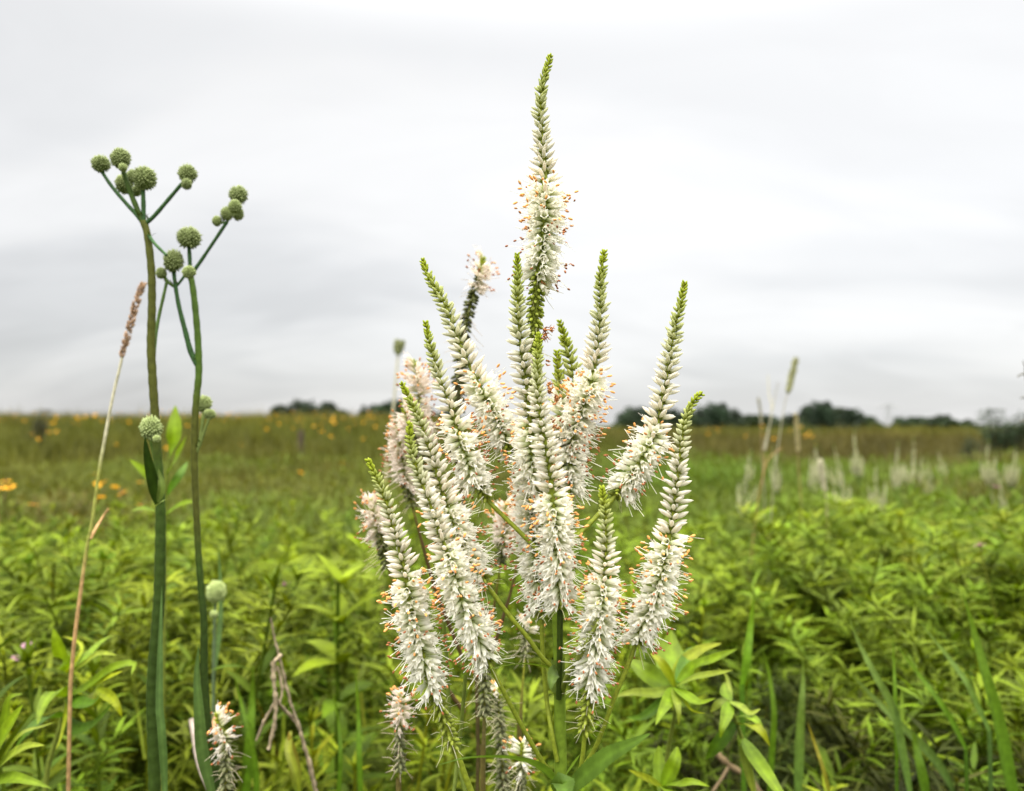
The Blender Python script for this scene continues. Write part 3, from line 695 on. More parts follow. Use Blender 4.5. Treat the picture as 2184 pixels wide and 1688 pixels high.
def grass_stalk(name, pts, r, cols, head, hr, hcol, label, seed, cat='grass stalk', group=None, extra=None, ground=True):
    """pts from the top of the bare stalk down; head = pixel path of the seed head, top first"""
    y = pts[-1][2]; e = P(*pts[-1]); b = (e[0], e[1], float(ground_z(e[0], e[1])) if y > 1 else 0.)
    root = thing(name, b, label, cat, group); root['kind'] = 'thing'
    m = MB(); q = pxpath(pts, 10)
    q = np.vstack([q, [e * .5 + np.array(b) * .5, b]]) if ground else q
    cols = np.asarray(cols); tt = np.linspace(0, 1, len(cols))
    c = np.stack([np.interp(np.linspace(0, 1, len(q)), tt, cols[:, k]) for k in range(3)], -1)
    m.tube(q, np.linspace(r * .7, r, len(q)) * y / FPX, 6, c)
    if extra:
        for pp, rr, cc in extra: qq = pxpath(pp, 10); m.tube(qq, np.linspace(rr * .5, rr, len(qq)) * y / FPX, 5, cc)
    m.build('stalk', M_DRY, root, b)
    if head:
        h = MB(); seed_head(h, pxpath(head, 8), hr * y / FPX, hcol, seed, 260); h.build('seed_head', M_DRY, root, b)
    return root

def stalks():
    tan = np.array((.44, .27, .12)); pale = np.array((.50, .47, .33)); yg = np.array((.30, .31, .07))
    Y = .72
    grass_stalk('dry_grass', [(261, 760, Y), (252, 800, Y), (245, 827, Y), (233, 884, Y), (222, 945, Y), (213, 994, Y), (205, 1050, Y), (197, 1110, Y), (184, 1177, Y), (171, 1270, Y), (160, 1354, Y), (150, 1460, Y)], 4.0,
                [pale, pale, pale, yg, yg, yg, tan, tan, tan * .9, tan * .8], [(306, 606, Y), (293, 640, Y), (279, 690, Y), (270, 722, Y), (259, 764, Y)], 6.5, np.array((.36, .235, .15)),
                'dry tan grass stalk with a slim brown seed head, left of the globe plants', 51, extra=[([(232, 1085, Y + .02), (218, 1105, Y + .02), (206, 1125, Y + .01), (192, 1150, Y)], 4, tan)])
    Y = 2.3
    grass_stalk('dry_grass', [(850, 750, Y), (846, 790, Y), (840, 860, Y), (832, 940, Y), (822, 1020, Y), (815, 1150, Y)], 3.2, [pale * .9, pale * .9, np.array((.4, .36, .16)), np.array((.42, .33, .12))], [(852, 734, Y), (850, 744, Y), (848, 758, Y)], 9, np.array((.22, .235, .11)),
                'thin pale grass stalk with a tiny dark head, left of the pink spikes', 52)
    Y = 2.3
    grass_stalk('dry_grass', [(1681, 838, Y), (1674, 860, Y), (1664, 920, Y), (1655, 990, Y), (1640, 1150, Y)], 1.5, [pale * .6, pale * .55, np.array((.22, .24, .10))], [(1697, 768, Y), (1692, 790, Y), (1686, 815, Y), (1680, 840, Y)], 6, np.array((.30, .30, .16)),
                'pale grass stalk with a plump upright seed head above the right treeline', 53)
    Y = 2.6
    gp = 'bare dry stalks on the right'
    grass_stalk('dry_grass', [(1622, 905, Y), (1625, 960, Y), (1630, 1060, Y), (1634, 1160, Y)], 1.2, [tan * .6, pale * .5, pale * .4], [(1617, 850, Y), (1622, 880, Y), (1624, 905, Y)], 2.6, pale * .6, 'dry stalk with a fine wispy top under the plump seed head', 54, group=gp,
                extra=[([(1638, 800, Y + .1), (1640, 840, Y + .05), (1646, 880, Y), (1628, 960, Y)], 2, pale * .6), ([(1660, 815, Y + .1), (1650, 860, Y + .1), (1632, 960, Y)], 1.6, pale * .6)])
    Y = 2.2
    grass_stalk('dry_grass', [(1631, 970, Y), (1628, 1010, Y), (1618, 1060, Y), (1606, 1150, Y), (1590, 1290, Y), (1575, 1400, Y)], 1.5, [tan * .7, tan * .7, tan * .6, tan * .6, tan * .5], None, 0, 0, 'tan forked dry stalk with a drooping side branch right of the spikes', 55, group=gp,
                extra=[([(1668, 955, Y + .03), (1650, 968, Y + .02), (1634, 988, Y), (1622, 1040, Y)], 1.5, tan * .8)])
    Y = 2.7
    grass_stalk('dry_grass', [(1700, 920, Y), (1702, 980, Y), (1708, 1060, Y), (1712, 1120, Y)], 1.4, [(.26, .24, .11), tan * .55, yg * .7], [(1697, 885, Y), (1700, 925, Y), (1702, 965, Y)], 4, np.array((.36, .31, .16)), 'yellowish dry stalk with a narrow seed head beside the forked one', 56, group=gp)
    Y = 2.5
    grass_stalk('dry_grass', [(1756, 990, Y), (1758, 1015, Y), (1762, 1060, Y), (1765, 1120, Y)], 1.7, [np.array((.45, .4, .3)), np.array((.36, .31, .2)), tan * .6], [(1750, 985, Y), (1753, 1010, Y), (1760, 1050, Y)], 5, np.array((.42, .39, .28)), 'short whitish dry stalk bent over among the green leaves', 57, group=gp)
    Y = 1.1
    grass_stalk('dry_grass', [(2187, 790, Y), (2195, 880, Y), (2205, 1000, Y), (2215, 1200, Y)], 3, [pale * .5, pale * .5, yg * .6], None, 0, 0, 'wispy panicle of a tall grass entering at the right picture edge', 58,
                extra=[([(2170, 804, Y), (2180, 798, Y), (2189, 800, Y)], 2.4, (.12, .11, .08)), ([(2176, 850, Y), (2184, 848, Y), (2193, 856, Y)], 2.2, (.12, .11, .08)), ([(2174, 900, Y), (2184, 897, Y), (2196, 905, Y)], 2.4, (.12, .11, .08)), ([(2182, 770, Y), (2186, 780, Y), (2187, 795, Y)], 2, (.12, .11, .08))])
    # dead forked stalk, bottom left of centre
    Y = .8; e = P(660, 1640, Y); b = (e[0], Y, 0.)
    r = thing('dead_weed', b, 'broken pale brown dead stalk with hanging forks, left of the white spikes', 'dead stalk')
    m = MB(); dc = np.array((.24, .19, .125)); u = Y / FPX
    def tb(pts, r0, r1, c=dc):
        q = pxpath([(p[0], p[1], Y + (p[2] if len(p) > 2 else 0)) for p in pts], 6); gr_ = np.random.default_rng(len(q)); m.tube(q + gr_.normal(0, .6 * u, q.shape), np.linspace(r0, r1, len(q)) * u * gr_.uniform(.6, 1.15, len(q)) * .9, 6, c[None] * gr_.uniform(.7, 1.25, (len(q), 1)))
    tb([(578, 1318), (583, 1350), (590, 1380), (597, 1405), (606, 1445), (615, 1482), (626, 1518), (638, 1552), (650, 1595), (662, 1638), (680, 1720)], 2.2, 6.5)
    tb([(599, 1398, -.01), (588, 1408, -.02), (582, 1414, -.02)], 5, 4, dc * 1.2)
    tb([(583, 1412, -.02), (584, 1450, -.02), (588, 1500, -.02), (586, 1540, -.02), (573, 1599, -.02)], 6, 4.5, dc * 1.3)
    tb([(588, 1500, -.02), (572, 1522, -.02), (558, 1550, -.02), (547, 1580, -.02)], 4.2, 2.5, dc * 1.2)
    tb([(588, 1490, -.02), (602, 1510, -.01), (622, 1530, 0), (640, 1556, 0)], 4.5, 3.5)
    tb([(592, 1420, -.01), (602, 1470, -.01), (596, 1500, -.015)], 3.5, 3, dc * 1.1)
    m.build('stalk', M_DRY, r, b)
    m = MB(); leaf_path(m, [(620, 1560, Y), (616, 1600, Y - .02), (632, 1650, Y - .03), (640, 1700, Y - .03)], 18 * u, (.24, .25, .05), up=(0, -1, .1), tipcol=(.16, .2, .03)); leaf_path(m, [(638, 1700, Y - .01), (628, 1630, Y - .01), (615, 1560, Y - .01)], 24 * u, (.12, .19, .03), up=(.2, -1, .1), tipcol=(.3, .22, .08)); m.build('leaf', M_LEAF, r, b)
    # fallen stick, lower right
    Y = .95; r = MB(); u = Y / FPX; b0 = P(1533, 1612, Y); b1 = P(1612, 1668, Y - .03)
    q = pxpath([(1520, 1600, Y + .04), (1533, 1612, Y), (1560, 1636, Y - .01), (1590, 1655, Y - .02), (1620, 1690, Y - .04), (1660, 1760, Y - .06)], 6)
    r.tube(q, np.linspace(7.5, 6, len(q)) * u * np.random.default_rng(2).uniform(.75, 1.2, len(q)), 8, np.array((.095, .068, .035)))
    q2 = pxpath([(1556, 1632, Y - .005), (1540, 1660, Y - .03), (1515, 1700, Y - .05), (1500, 1760, Y - .06)], 6); r.tube(q2, np.linspace(4, 2.5, len(q2)) * u, 6, np.array((.09, .065, .035)))
    tag(r.build('fallen_stick', M_WOOD), 'short reddish brown broken stick lying low under the leaves, lower right', 'stick')
    # pale husk bits lower left
    for (pts, w, c, lab) in (([(408, 1535, .82), (414, 1570, .81), (420, 1610, .8), (432, 1650, .79), (450, 1690, .78)], 6, (.34, .28, .24), 'pale grey bent dead stem low between the two globe stalks'),
                             ([(462, 1525, .84), (456, 1550, .83), (452, 1580, .82), (450, 1660, .8)], 6, (.38, .23, .12), 'short rust brown dead stem low left of the second globe stalk')):
        m = MB(); q = pxpath([(p[0] - (0 if c[0] < .36 else 0), p[1], p[2]) for p in pts], 6)
        q = np.vstack([q, [(q[-1][0], q[-1][1], 0)]])
        m.tube(q, w * .8 / FPX, 6, c); tag(m.build('dead_twig', M_DRY), lab, 'dead twig')

# ------------------------------------------------------------------ leafy foreground plants traced in place
def leafy(name, node, stem_pts, lv, label, cat='leafy plant', seed=0, y=.8):
    e = P(*stem_pts[-1]); b = (e[0], e[1], 0.)
    root = thing(name, b, label, cat)
    m = MB(); q = np.vstack([pxpath(stem_pts, 8), [b]]); m.tube(q, np.linspace(3.5, 6, len(q)) * y / FPX, 7, (.16, .21, .04)); m.build('stem', M_STEM, root, b)
    for pts, w, c in lv:
        m = MB(); leaf_path(m, pts, 1.08 * w * y / FPX, c, fold=.25, serr=.03, nser=8, up=(0, -.7, .7), tipcol=np.asarray(c) * np.array((1.22, 1.06, .85))); m.build('leaf', M_LEAF, root, b)
    return root

def foreground():
    G = np.array((.155, .255, .016)); Yg = np.array((.27, .34, .022)); Dk = np.array((.06, .13, .016)); Pa = np.array((.22, .30, .065))
    y = .8; a = y
    N1 = (152, 1432, a); N2 = (145, 1486, a)
    leafy('leafy_plant', N1, [(152, 1428, a), (146, 1480, a), (128, 1550, a), (104, 1630, a), (95, 1700, a)], [
        ([N1, (135, 1405, a - .02), (122, 1370, a - .03), (113, 1340, a - .03)], 30, G * 1.15), ([N1, (160, 1412, a - .03), (174, 1386, a - .05)], 32, Yg),
        ([N1, (180, 1416, a - .04), (212, 1394, a - .06), (249, 1398, a - .07)], 20, Pa), ([N1, (190, 1395, a + .02), (215, 1370, a + .04), (240, 1355, a + .05)], 17, G),
        ([N1, (175, 1380, a + .02), (150, 1362, a + .03), (132, 1358, a + .03)], 8, Yg), ([N2, (190, 1462, a - .04), (240, 1425, a - .06), (286, 1415, a - .06), (280, 1440, a - .08)], 24, G),
        ([(190, 1468, a - .04), (225, 1448, a - .06), (262, 1432, a - .08)], 13, Yg * 1.1), ([N2, (120, 1475, a - .04), (95, 1500, a - .06), (80, 1545, a - .08)], 30, G * .9),
        ([(205, 1470, a - .03), (232, 1485, a - .05), (250, 1505, a - .06), (260, 1530, a - .06)], 20, Yg), ([(205, 1475, a - .02), (196, 1500, a - .03), (188, 1514, a - .03)], 22, Yg * .7),
        ([N2, (170, 1500, a - .05), (200, 1500, a - .08), (215, 1478, a - .09)], 26, Dk * 1.3), ([(135, 1525, a), (160, 1555, a - .04), (200, 1545, a - .07), (240, 1500, a - .08)], 26, Dk),
        ([(135, 1530, a), (100, 1530, a - .05), (60, 1560, a - .07), (30, 1600, a - .07)], 24, Dk * 1.2), ([N2, (140, 1530, a - .04), (128, 1580, a - .06), (118, 1600, a - .07)], 9, Yg)],
        'yellow-green plant with broad curling lance leaves in the lower left', seed=1, y=y)
    a = .68
    leafy('leafy_plant', None, [(-20, 1640, a), (-15, 1700, a), (-10, 1760, a)], [
        ([(-20, 1645, a), (0, 1590, a - .02), (22, 1545, a - .03), (49, 1503, a - .03)], 46, G * 1.1), ([(-18, 1655, a), (20, 1615, a - .03), (60, 1592, a - .05), (95, 1590, a - .06)], 26, Pa),
        ([(-18, 1660, a), (40, 1570, a - .01), (90, 1550, a), (118, 1540, a)], 10, Pa * .9), ([(-15, 1665, a), (30, 1660, a - .04), (70, 1668, a - .05), (110, 1682, a - .05)], 24, G), ([(-15, 1600, a), (10, 1540, a), (20, 1490, a), (50, 1480, a)], 20, G * .8)],
        'leaves of a lance-leaved plant reaching in at the left edge bottom', seed=2, y=a)
    a = .7; N = (1440, 1466, a); U = N[2]
    leafy('leafy_plant', N, [(1442, 1470, a), (1440, 1520, a + .01), (1425, 1600, a + .02), (1415, 1700, a + .02)], [
        ([N, (1432, 1430, a + .02), (1430, 1385, a + .04), (1432, 1345, a + .05)], 62, G * .95), ([N, (1450, 1425, a + .02), (1490, 1388, a + .03), (1540, 1372, a + .03)], 26, Yg * .8),
        ([N, (1475, 1425, a), (1520, 1406, a - .02), (1574, 1384, a - .03)], 24, G), ([N, (1480, 1447, a - .03), (1520, 1438, a - .05), (1563, 1430, a - .06)], 20, Pa * .9),
        ([N, (1462, 1484, a - .04), (1490, 1500, a - .07), (1527, 1490, a - .09)], 26, G * 1.05), ([N, (1462, 1500, a - .04), (1480, 1518, a - .06), (1506, 1522, a - .07)], 9, Yg * 1.1),
        ([N, (1444, 1500, a - .05), (1448, 1525, a - .06), (1447, 1548, a - .06)], 20, Pa * .8), ([N, (1425, 1496, a - .04), (1410, 1520, a - .06), (1398, 1548, a - .07)], 26, G),
        ([N, (1422, 1432, a - .01), (1405, 1408, a - .01), (1388, 1394, a)], 22, Yg * .75), ([N, (1400, 1450, a), (1370, 1430, a), (1342, 1405, a + .01)], 44, G * .8),
        ([N, (1395, 1480, a - .02), (1350, 1478, a - .04), (1310, 1487, a - .05)], 22, Pa * .75), ([(1444, 1455, a), (1470, 1400, a + .03), (1478, 1380, a + .05)], 30, Dk * 1.4),
        ([N, (1410, 1500, a), (1370, 1530, a - .02), (1335, 1530, a - .03)], 20, Dk * 1.2)],
        'bright green whorl of lance leaves right behind the lower right spike', seed=3, y=a)
    a = .72; N = (1556, 1497, a)
    leafy('leafy_plant', N, [(1552, 1495, a), (1566, 1530, a), (1584, 1580, a), (1600, 1640, a), (1610, 1700, a)], [
        ([N, (1580, 1508, a - .02), (1600, 1522, a - .03), (1622, 1512, a - .03)], 16, Pa), ([(1570, 1530, a), (1600, 1530, a - .03), (1620, 1545, a - .04), (1628, 1562, a - .04)], 22, G * 1.1),
        ([(1576, 1545, a), (1605, 1548, a - .04), (1625, 1562, a - .05), (1642, 1592, a - .05)], 26, Yg * .7), ([N, (1548, 1530, a - .03), (1540, 1555, a - .04), (1536, 1575, a - .04)], 24, G),
        ([N, (1545, 1475, a + .02), (1546, 1455, a + .03)], 22, G * .8), ([N, (1555, 1470, a + .03), (1548, 1440, a + .04), (1530, 1425, a + .04)], 12, Pa * .8), ([N, (1535, 1500, a), (1515, 1520, a)], 16, Pa * .7),
        ([(1584, 1575, a), (1606, 1612, a - .03), (1640, 1660, a - .06), (1690, 1730, a - .08)], 30, G * .95), ([(1586, 1580, a), (1590, 1620, a - .02), (1608, 1700, a - .03)], 20, Pa * .7), ([(1570, 1540, a), (1530, 1590, a), (1505, 1620, a + .01)], 26, Dk)],
        'nodding leafy shoot with curled leaf tips, second from the lower right spike', seed=4, y=a)
    a = .66; N = (1413, 1678, a)
    leafy('leafy_plant', N, [(1413, 1680, a), (1412, 1720, a), (1410, 1760, a)], [
        ([N, (1406, 1640, a + .01), (1405, 1590, a + .02)], 26, G * 1.05), ([N, (1430, 1645, a), (1440, 1620, a), (1445, 1592, a + .01)], 28, G * 1.1), ([N, (1380, 1662, a - .03), (1340, 1642, a - .04)], 20, Yg * .7),
        ([N, (1450, 1672, a - .04), (1480, 1668, a - .05), (1514, 1678, a - .05)], 22, G), ([N, (1425, 1690, a - .04), (1440, 1720, a - .06)], 22, G)],
        'small bright leaf rosette at the bottom edge right of the main stem', seed=5, y=a)
    # leafy sprig behind the left globe stalk
    a = .95; N = (352, 1050, a)
    leafy('leafy_plant', N, [(362, 960, a), (354, 1040, a), (350, 1120, a), (350, 1250, a)], [
        ([(362, 975, a), (372, 930, a - .01), (374, 865, a)], 30, G * 1.1), ([(356, 1010, a), (375, 980, a - .02), (398, 930, a - .03)], 22, G * .9), ([N, (318, 1015, a - .02), (276, 980, a - .03)], 22, G * 1.1), ([(352, 1060, a), (380, 1020, a), (400, 985, a + .02)], 20, Dk * 1.6),
        ([(350, 1100, a), (390, 1075, a - .03), (420, 1070, a - .04)], 20, G), ([(350, 1100, a), (310, 1085, a - .03), (280, 1090, a - .04)], 20, G * .9)],
        'upright bright green leaf sprig standing behind the left globe stalk', seed=6, y=a)
    # grass blades, lower right
    Bl = np.array((.085, .175, .028)); Te = np.array((.11, .195, .09))
    for i, (pts, w, c) in enumerate([
            ([(1940, 1690), (1922, 1600), (1905, 1515), (1865, 1440), (1830, 1370), (1810, 1312)], 22, Te), ([(2170, 1740), (2154, 1676), (2125, 1529), (2100, 1440), (2081, 1368), (2051, 1256)], 34, Bl),
            ([(2110, 1560), (2081, 1500), (2060, 1455), (2020, 1400), (1963, 1329)], 15, Te * 1.2), ([(2040, 1700), (2000, 1630), (1950, 1575), (1910, 1538), (1865, 1490), (1816, 1438)], 20, Te * .9),
            ([(1912, 1640), (1910, 1560), (1908, 1480), (1906, 1420), (1904, 1350)], 12, Bl * 1.2), ([(2060, 1600), (2030, 1540), (2001, 1494), (1960, 1440), (1908, 1372)], 14, Bl * 1.1),
            ([(1700, 1700), (1704, 1568), (1708, 1500), (1712, 1450), (1712, 1404)], 24, Te), ([(1640, 1690), (1645, 1600), (1650, 1520), (1640, 1440), (1625, 1380)], 16, Bl), ([(1770, 1700), (1755, 1640), (1735, 1580), (1722, 1540)], 10, np.array((.2, .2, .05))),
            ([(1975, 1700), (1962, 1640), (1950, 1580), (1946, 1560)], 26, Bl * .9), ([(1582, 1460), (1592, 1400), (1600, 1330), (1608, 1270)], 20, Bl * 1.5),
            ([(520, 1720), (528, 1640), (534, 1560), (538, 1490), (540, 1420)], 22, Bl * 1.3), ([(548, 1720), (545, 1640), (530, 1560), (512, 1490), (500, 1440)], 13, Bl * 1.1), ([(770, 1720), (766, 1620), (764, 1520), (758, 1430)], 12, Bl * 1.2), ([(720, 1720), (726, 1620), (722, 1540), (708, 1470)], 10, Bl)]):
        yy = .85 + .03 * (i % 4)
        b = P(pts[0][0], pts[0][1], yy); root = thing('tall_grass', (b[0], b[1], 0), None, 'grass blade', 'broad grass blades among the plants')
        root['kind'] = 'thing'; root['label'] = ['bluish blade leaning left, upper of the pair at lower right', 'widest dark green blade rising near the right edge', 'pale narrow blade crossing behind the widest right blade', 'bluish blade leaning far left at bottom right', 'narrow upright green blade between leaning ones',
                         'thin dark blade leaning left under the pale one', 'short broad bluish upright blade, leftmost of the bluish ones', 'narrow green blade beside the nodding leafy shoot', 'yellowish thin stem leaning left at the bottom right', 'broad short blade at the bottom edge right', 'bright green blade tip behind the leafy whorl',
                         'broad bright blade between the second globe stalk and the dead weed', 'narrow blade leaning left beside the broad bright one', 'upright narrow blade left of the low pale pink spike', 'thin blade right of the dead weed'][i]
        m = MB(); n = len(pts); leaf_path(m, [(p[0], p[1], yy - .01 * k + .02 * (k > n - 3)) for k, p in enumerate(pts)], w * yy / FPX, c, up=(.25, -.95, .2), prof='blade', fold=.3, vein=1.2, tipcol=np.asarray(c) * np.array((1.3, 1.05, .9)))
        m.tube([b, (b[0] + .01, b[1] + .01, 0)], w * .3 * yy / FPX, 5, c * .8); m.build('blade', M_LEAF, root, (b[0], b[1], 0))

# ------------------------------------------------------------------ meadow plants in numbers
def proto_golden(seed, h=.95, col=(.11, .19, .022), nst=2, leaf=(.07, .013), dens=75, top=True, el0=.5):
    """leafy upright plant built at the origin: returns stem and foliage meshes"""
    g = np.random.default_rng(seed); st, fo = MB(), MB(); col = np.asarray(col)
    for s in range(nst):
        ang = g.uniform(0, 6.28); lean = g.uniform(.03, .20) * (1 if nst > 1 else .4); hh = h * (1 if s == 0 else g.uniform(.74, .99))
        z = np.linspace(0, 1, 9)
        p = np.stack([np.cos(ang) * lean * z ** 1.4, np.sin(ang) * lean * z ** 1.4, hh * z], -1); p[:, :2] += g.normal(0, .012, 2)
        st.tube(p, np.linspace(.0032, .0016, 9), 5, col * np.array((.95, .8, .8)))
        t = np.sort(1 - g.uniform(0, 1, dens) ** 1.25 * .72)
        b = np.stack([np.interp(t, z, p[:, k]) for k in range(3)], -1)
        az = np.arange(dens) * 2.39996 + g.normal(0, .3, dens)
        el = el0 - .35 + .75 * t + g.normal(0, .18, dens)
        sz = np.interp(t, [0, .75, .93, 1], [1.0, 1.0, .75, .38]) * g.uniform(.75, 1.2, dens)
        c = col[None] * (.66 + .50 * t ** 2)[:, None] * g.uniform(.75, 1.25, (dens, 1)) * (1 + (g.uniform(-.5, .5, (dens, 1))) * np.array((.35, .08, .3)))  # lower leaves coloured darker: older growth, with shade put into the colour
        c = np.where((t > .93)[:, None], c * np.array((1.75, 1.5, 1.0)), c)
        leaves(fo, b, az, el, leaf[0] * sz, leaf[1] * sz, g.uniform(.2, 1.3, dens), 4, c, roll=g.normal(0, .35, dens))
        if top:
            n = 9; tb = np.repeat(p[-1:], n, 0)
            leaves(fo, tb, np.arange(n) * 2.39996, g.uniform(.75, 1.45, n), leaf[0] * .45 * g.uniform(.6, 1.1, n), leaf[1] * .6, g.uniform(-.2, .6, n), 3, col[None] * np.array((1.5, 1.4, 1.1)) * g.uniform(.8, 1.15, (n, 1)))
    return st, fo

def proto_bushy(seed, h=.9, col=(.10, .165, .025)):
    """feathery branching plant with many short narrow leaves"""
    g = np.random.default_rng(seed); st, fo = MB(), MB(); col = np.asarray(col)
    st.tube([(0, 0, 0), (.01, 0, h * .5), (0, .01, h * .8)], [.003, .0028, .002], 5, col * .8)
    for s in range(20):
        a = s * 2.39996; z0 = h * g.uniform(.35, .78); ln = g.uniform(.12, .27)
        e = np.array((math.cos(a) * ln * .75, math.sin(a) * ln * .75, z0 + ln * .95)); e[2] = min(e[2], h)
        b0 = np.array((0, 0, z0)); mid = (b0 + e) / 2 + np.array((math.cos(a), math.sin(a), -.2)) * .025
        st.tube([b0, mid, e], [.0018, .0014, .001], 4, col * .85)
        n = 64; t = g.uniform(.15, 1, n) ** .8; bb = b0 * ((1 - t) ** 2)[:, None] + 2 * mid * (t * (1 - t))[:, None] + e * (t ** 2)[:, None]
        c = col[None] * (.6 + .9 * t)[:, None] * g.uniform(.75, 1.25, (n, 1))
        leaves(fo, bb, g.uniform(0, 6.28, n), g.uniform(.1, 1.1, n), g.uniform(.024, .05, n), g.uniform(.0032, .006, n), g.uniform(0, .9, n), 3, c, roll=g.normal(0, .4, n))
    return st, fo

def proto_broad(seed, h=.85, col=(.10, .19, .025)):
    g = np.random.default_rng(seed); st, fo = MB(), MB(); col = np.asarray(col)
    st.tube([(0, 0, 0), (.01, 0, h * .5), (.015, .01, h)], [.004, .0032, .0022], 6, col * .9)
    z = np.linspace(.2, 1, 15)
    for k, zz in enumerate(z):
        n = 4; az = np.arange(n) * 1.571 + k * .8 + g.normal(0, .2, n)
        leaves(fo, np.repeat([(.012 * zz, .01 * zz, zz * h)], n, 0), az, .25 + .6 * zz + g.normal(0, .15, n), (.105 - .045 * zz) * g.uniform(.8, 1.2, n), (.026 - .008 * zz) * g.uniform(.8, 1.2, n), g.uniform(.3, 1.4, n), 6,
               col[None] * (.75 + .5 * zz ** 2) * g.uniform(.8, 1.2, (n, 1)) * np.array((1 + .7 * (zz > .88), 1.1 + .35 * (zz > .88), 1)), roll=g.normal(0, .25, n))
    return st, fo

def proto_tuft(seed, h=.75, col=(.085, .15, .03), n=46):
    g = np.random.default_rng(seed); fo = MB(); col = np.asarray(col)
    a = g.uniform(0, 6.28, n); r = .03 * np.sqrt(g.uniform(0, 1, n))
    b = np.stack([r * np.cos(a), r * np.sin(a), 0 * a], -1)
    c = col[None] * g.uniform(.7, 1.35, (n, 1)) * (1 + g.uniform(-.3, .5, (n, 1)) * np.array((.5, .0, .2)))
    dry = g.uniform(0, 1, n) < .12; c = np.where(dry[:, None], np.array((.27, .2, .1))[None], c)
    leaves(fo, b, a + g.normal(0, .6, n), g.uniform(1.1, 1.52, n), h * g.uniform(.6, 1.1, n), g.uniform(.005, .013, n), g.uniform(.1, .9, n), 6, c, fold=.25, prof='blade')
    return None, fo

def clear_of(x, y):
    """room kept free round the plants built one by one"""
    keep = [(P(1196, 1690, D0)[0], D0, .12), (P(332, 1690, .62)[0], .62, .05), (P(463, 1690, .64)[0], .64, .05), (P(140, 1500, .8)[0], .8, .09), (P(1440, 1500, .7)[0], .7, .09), (P(1570, 1500, .72)[0], .72, .07), (P(610, 1500, .8)[0], .8, .11), (P(560, 1500, .76)[0], .76, .08), (P(640, 1600, .76)[0], .74, .08)]
    return all((x - a) ** 2 + (y - b) ** 2 > r * r for a, b, r in keep)

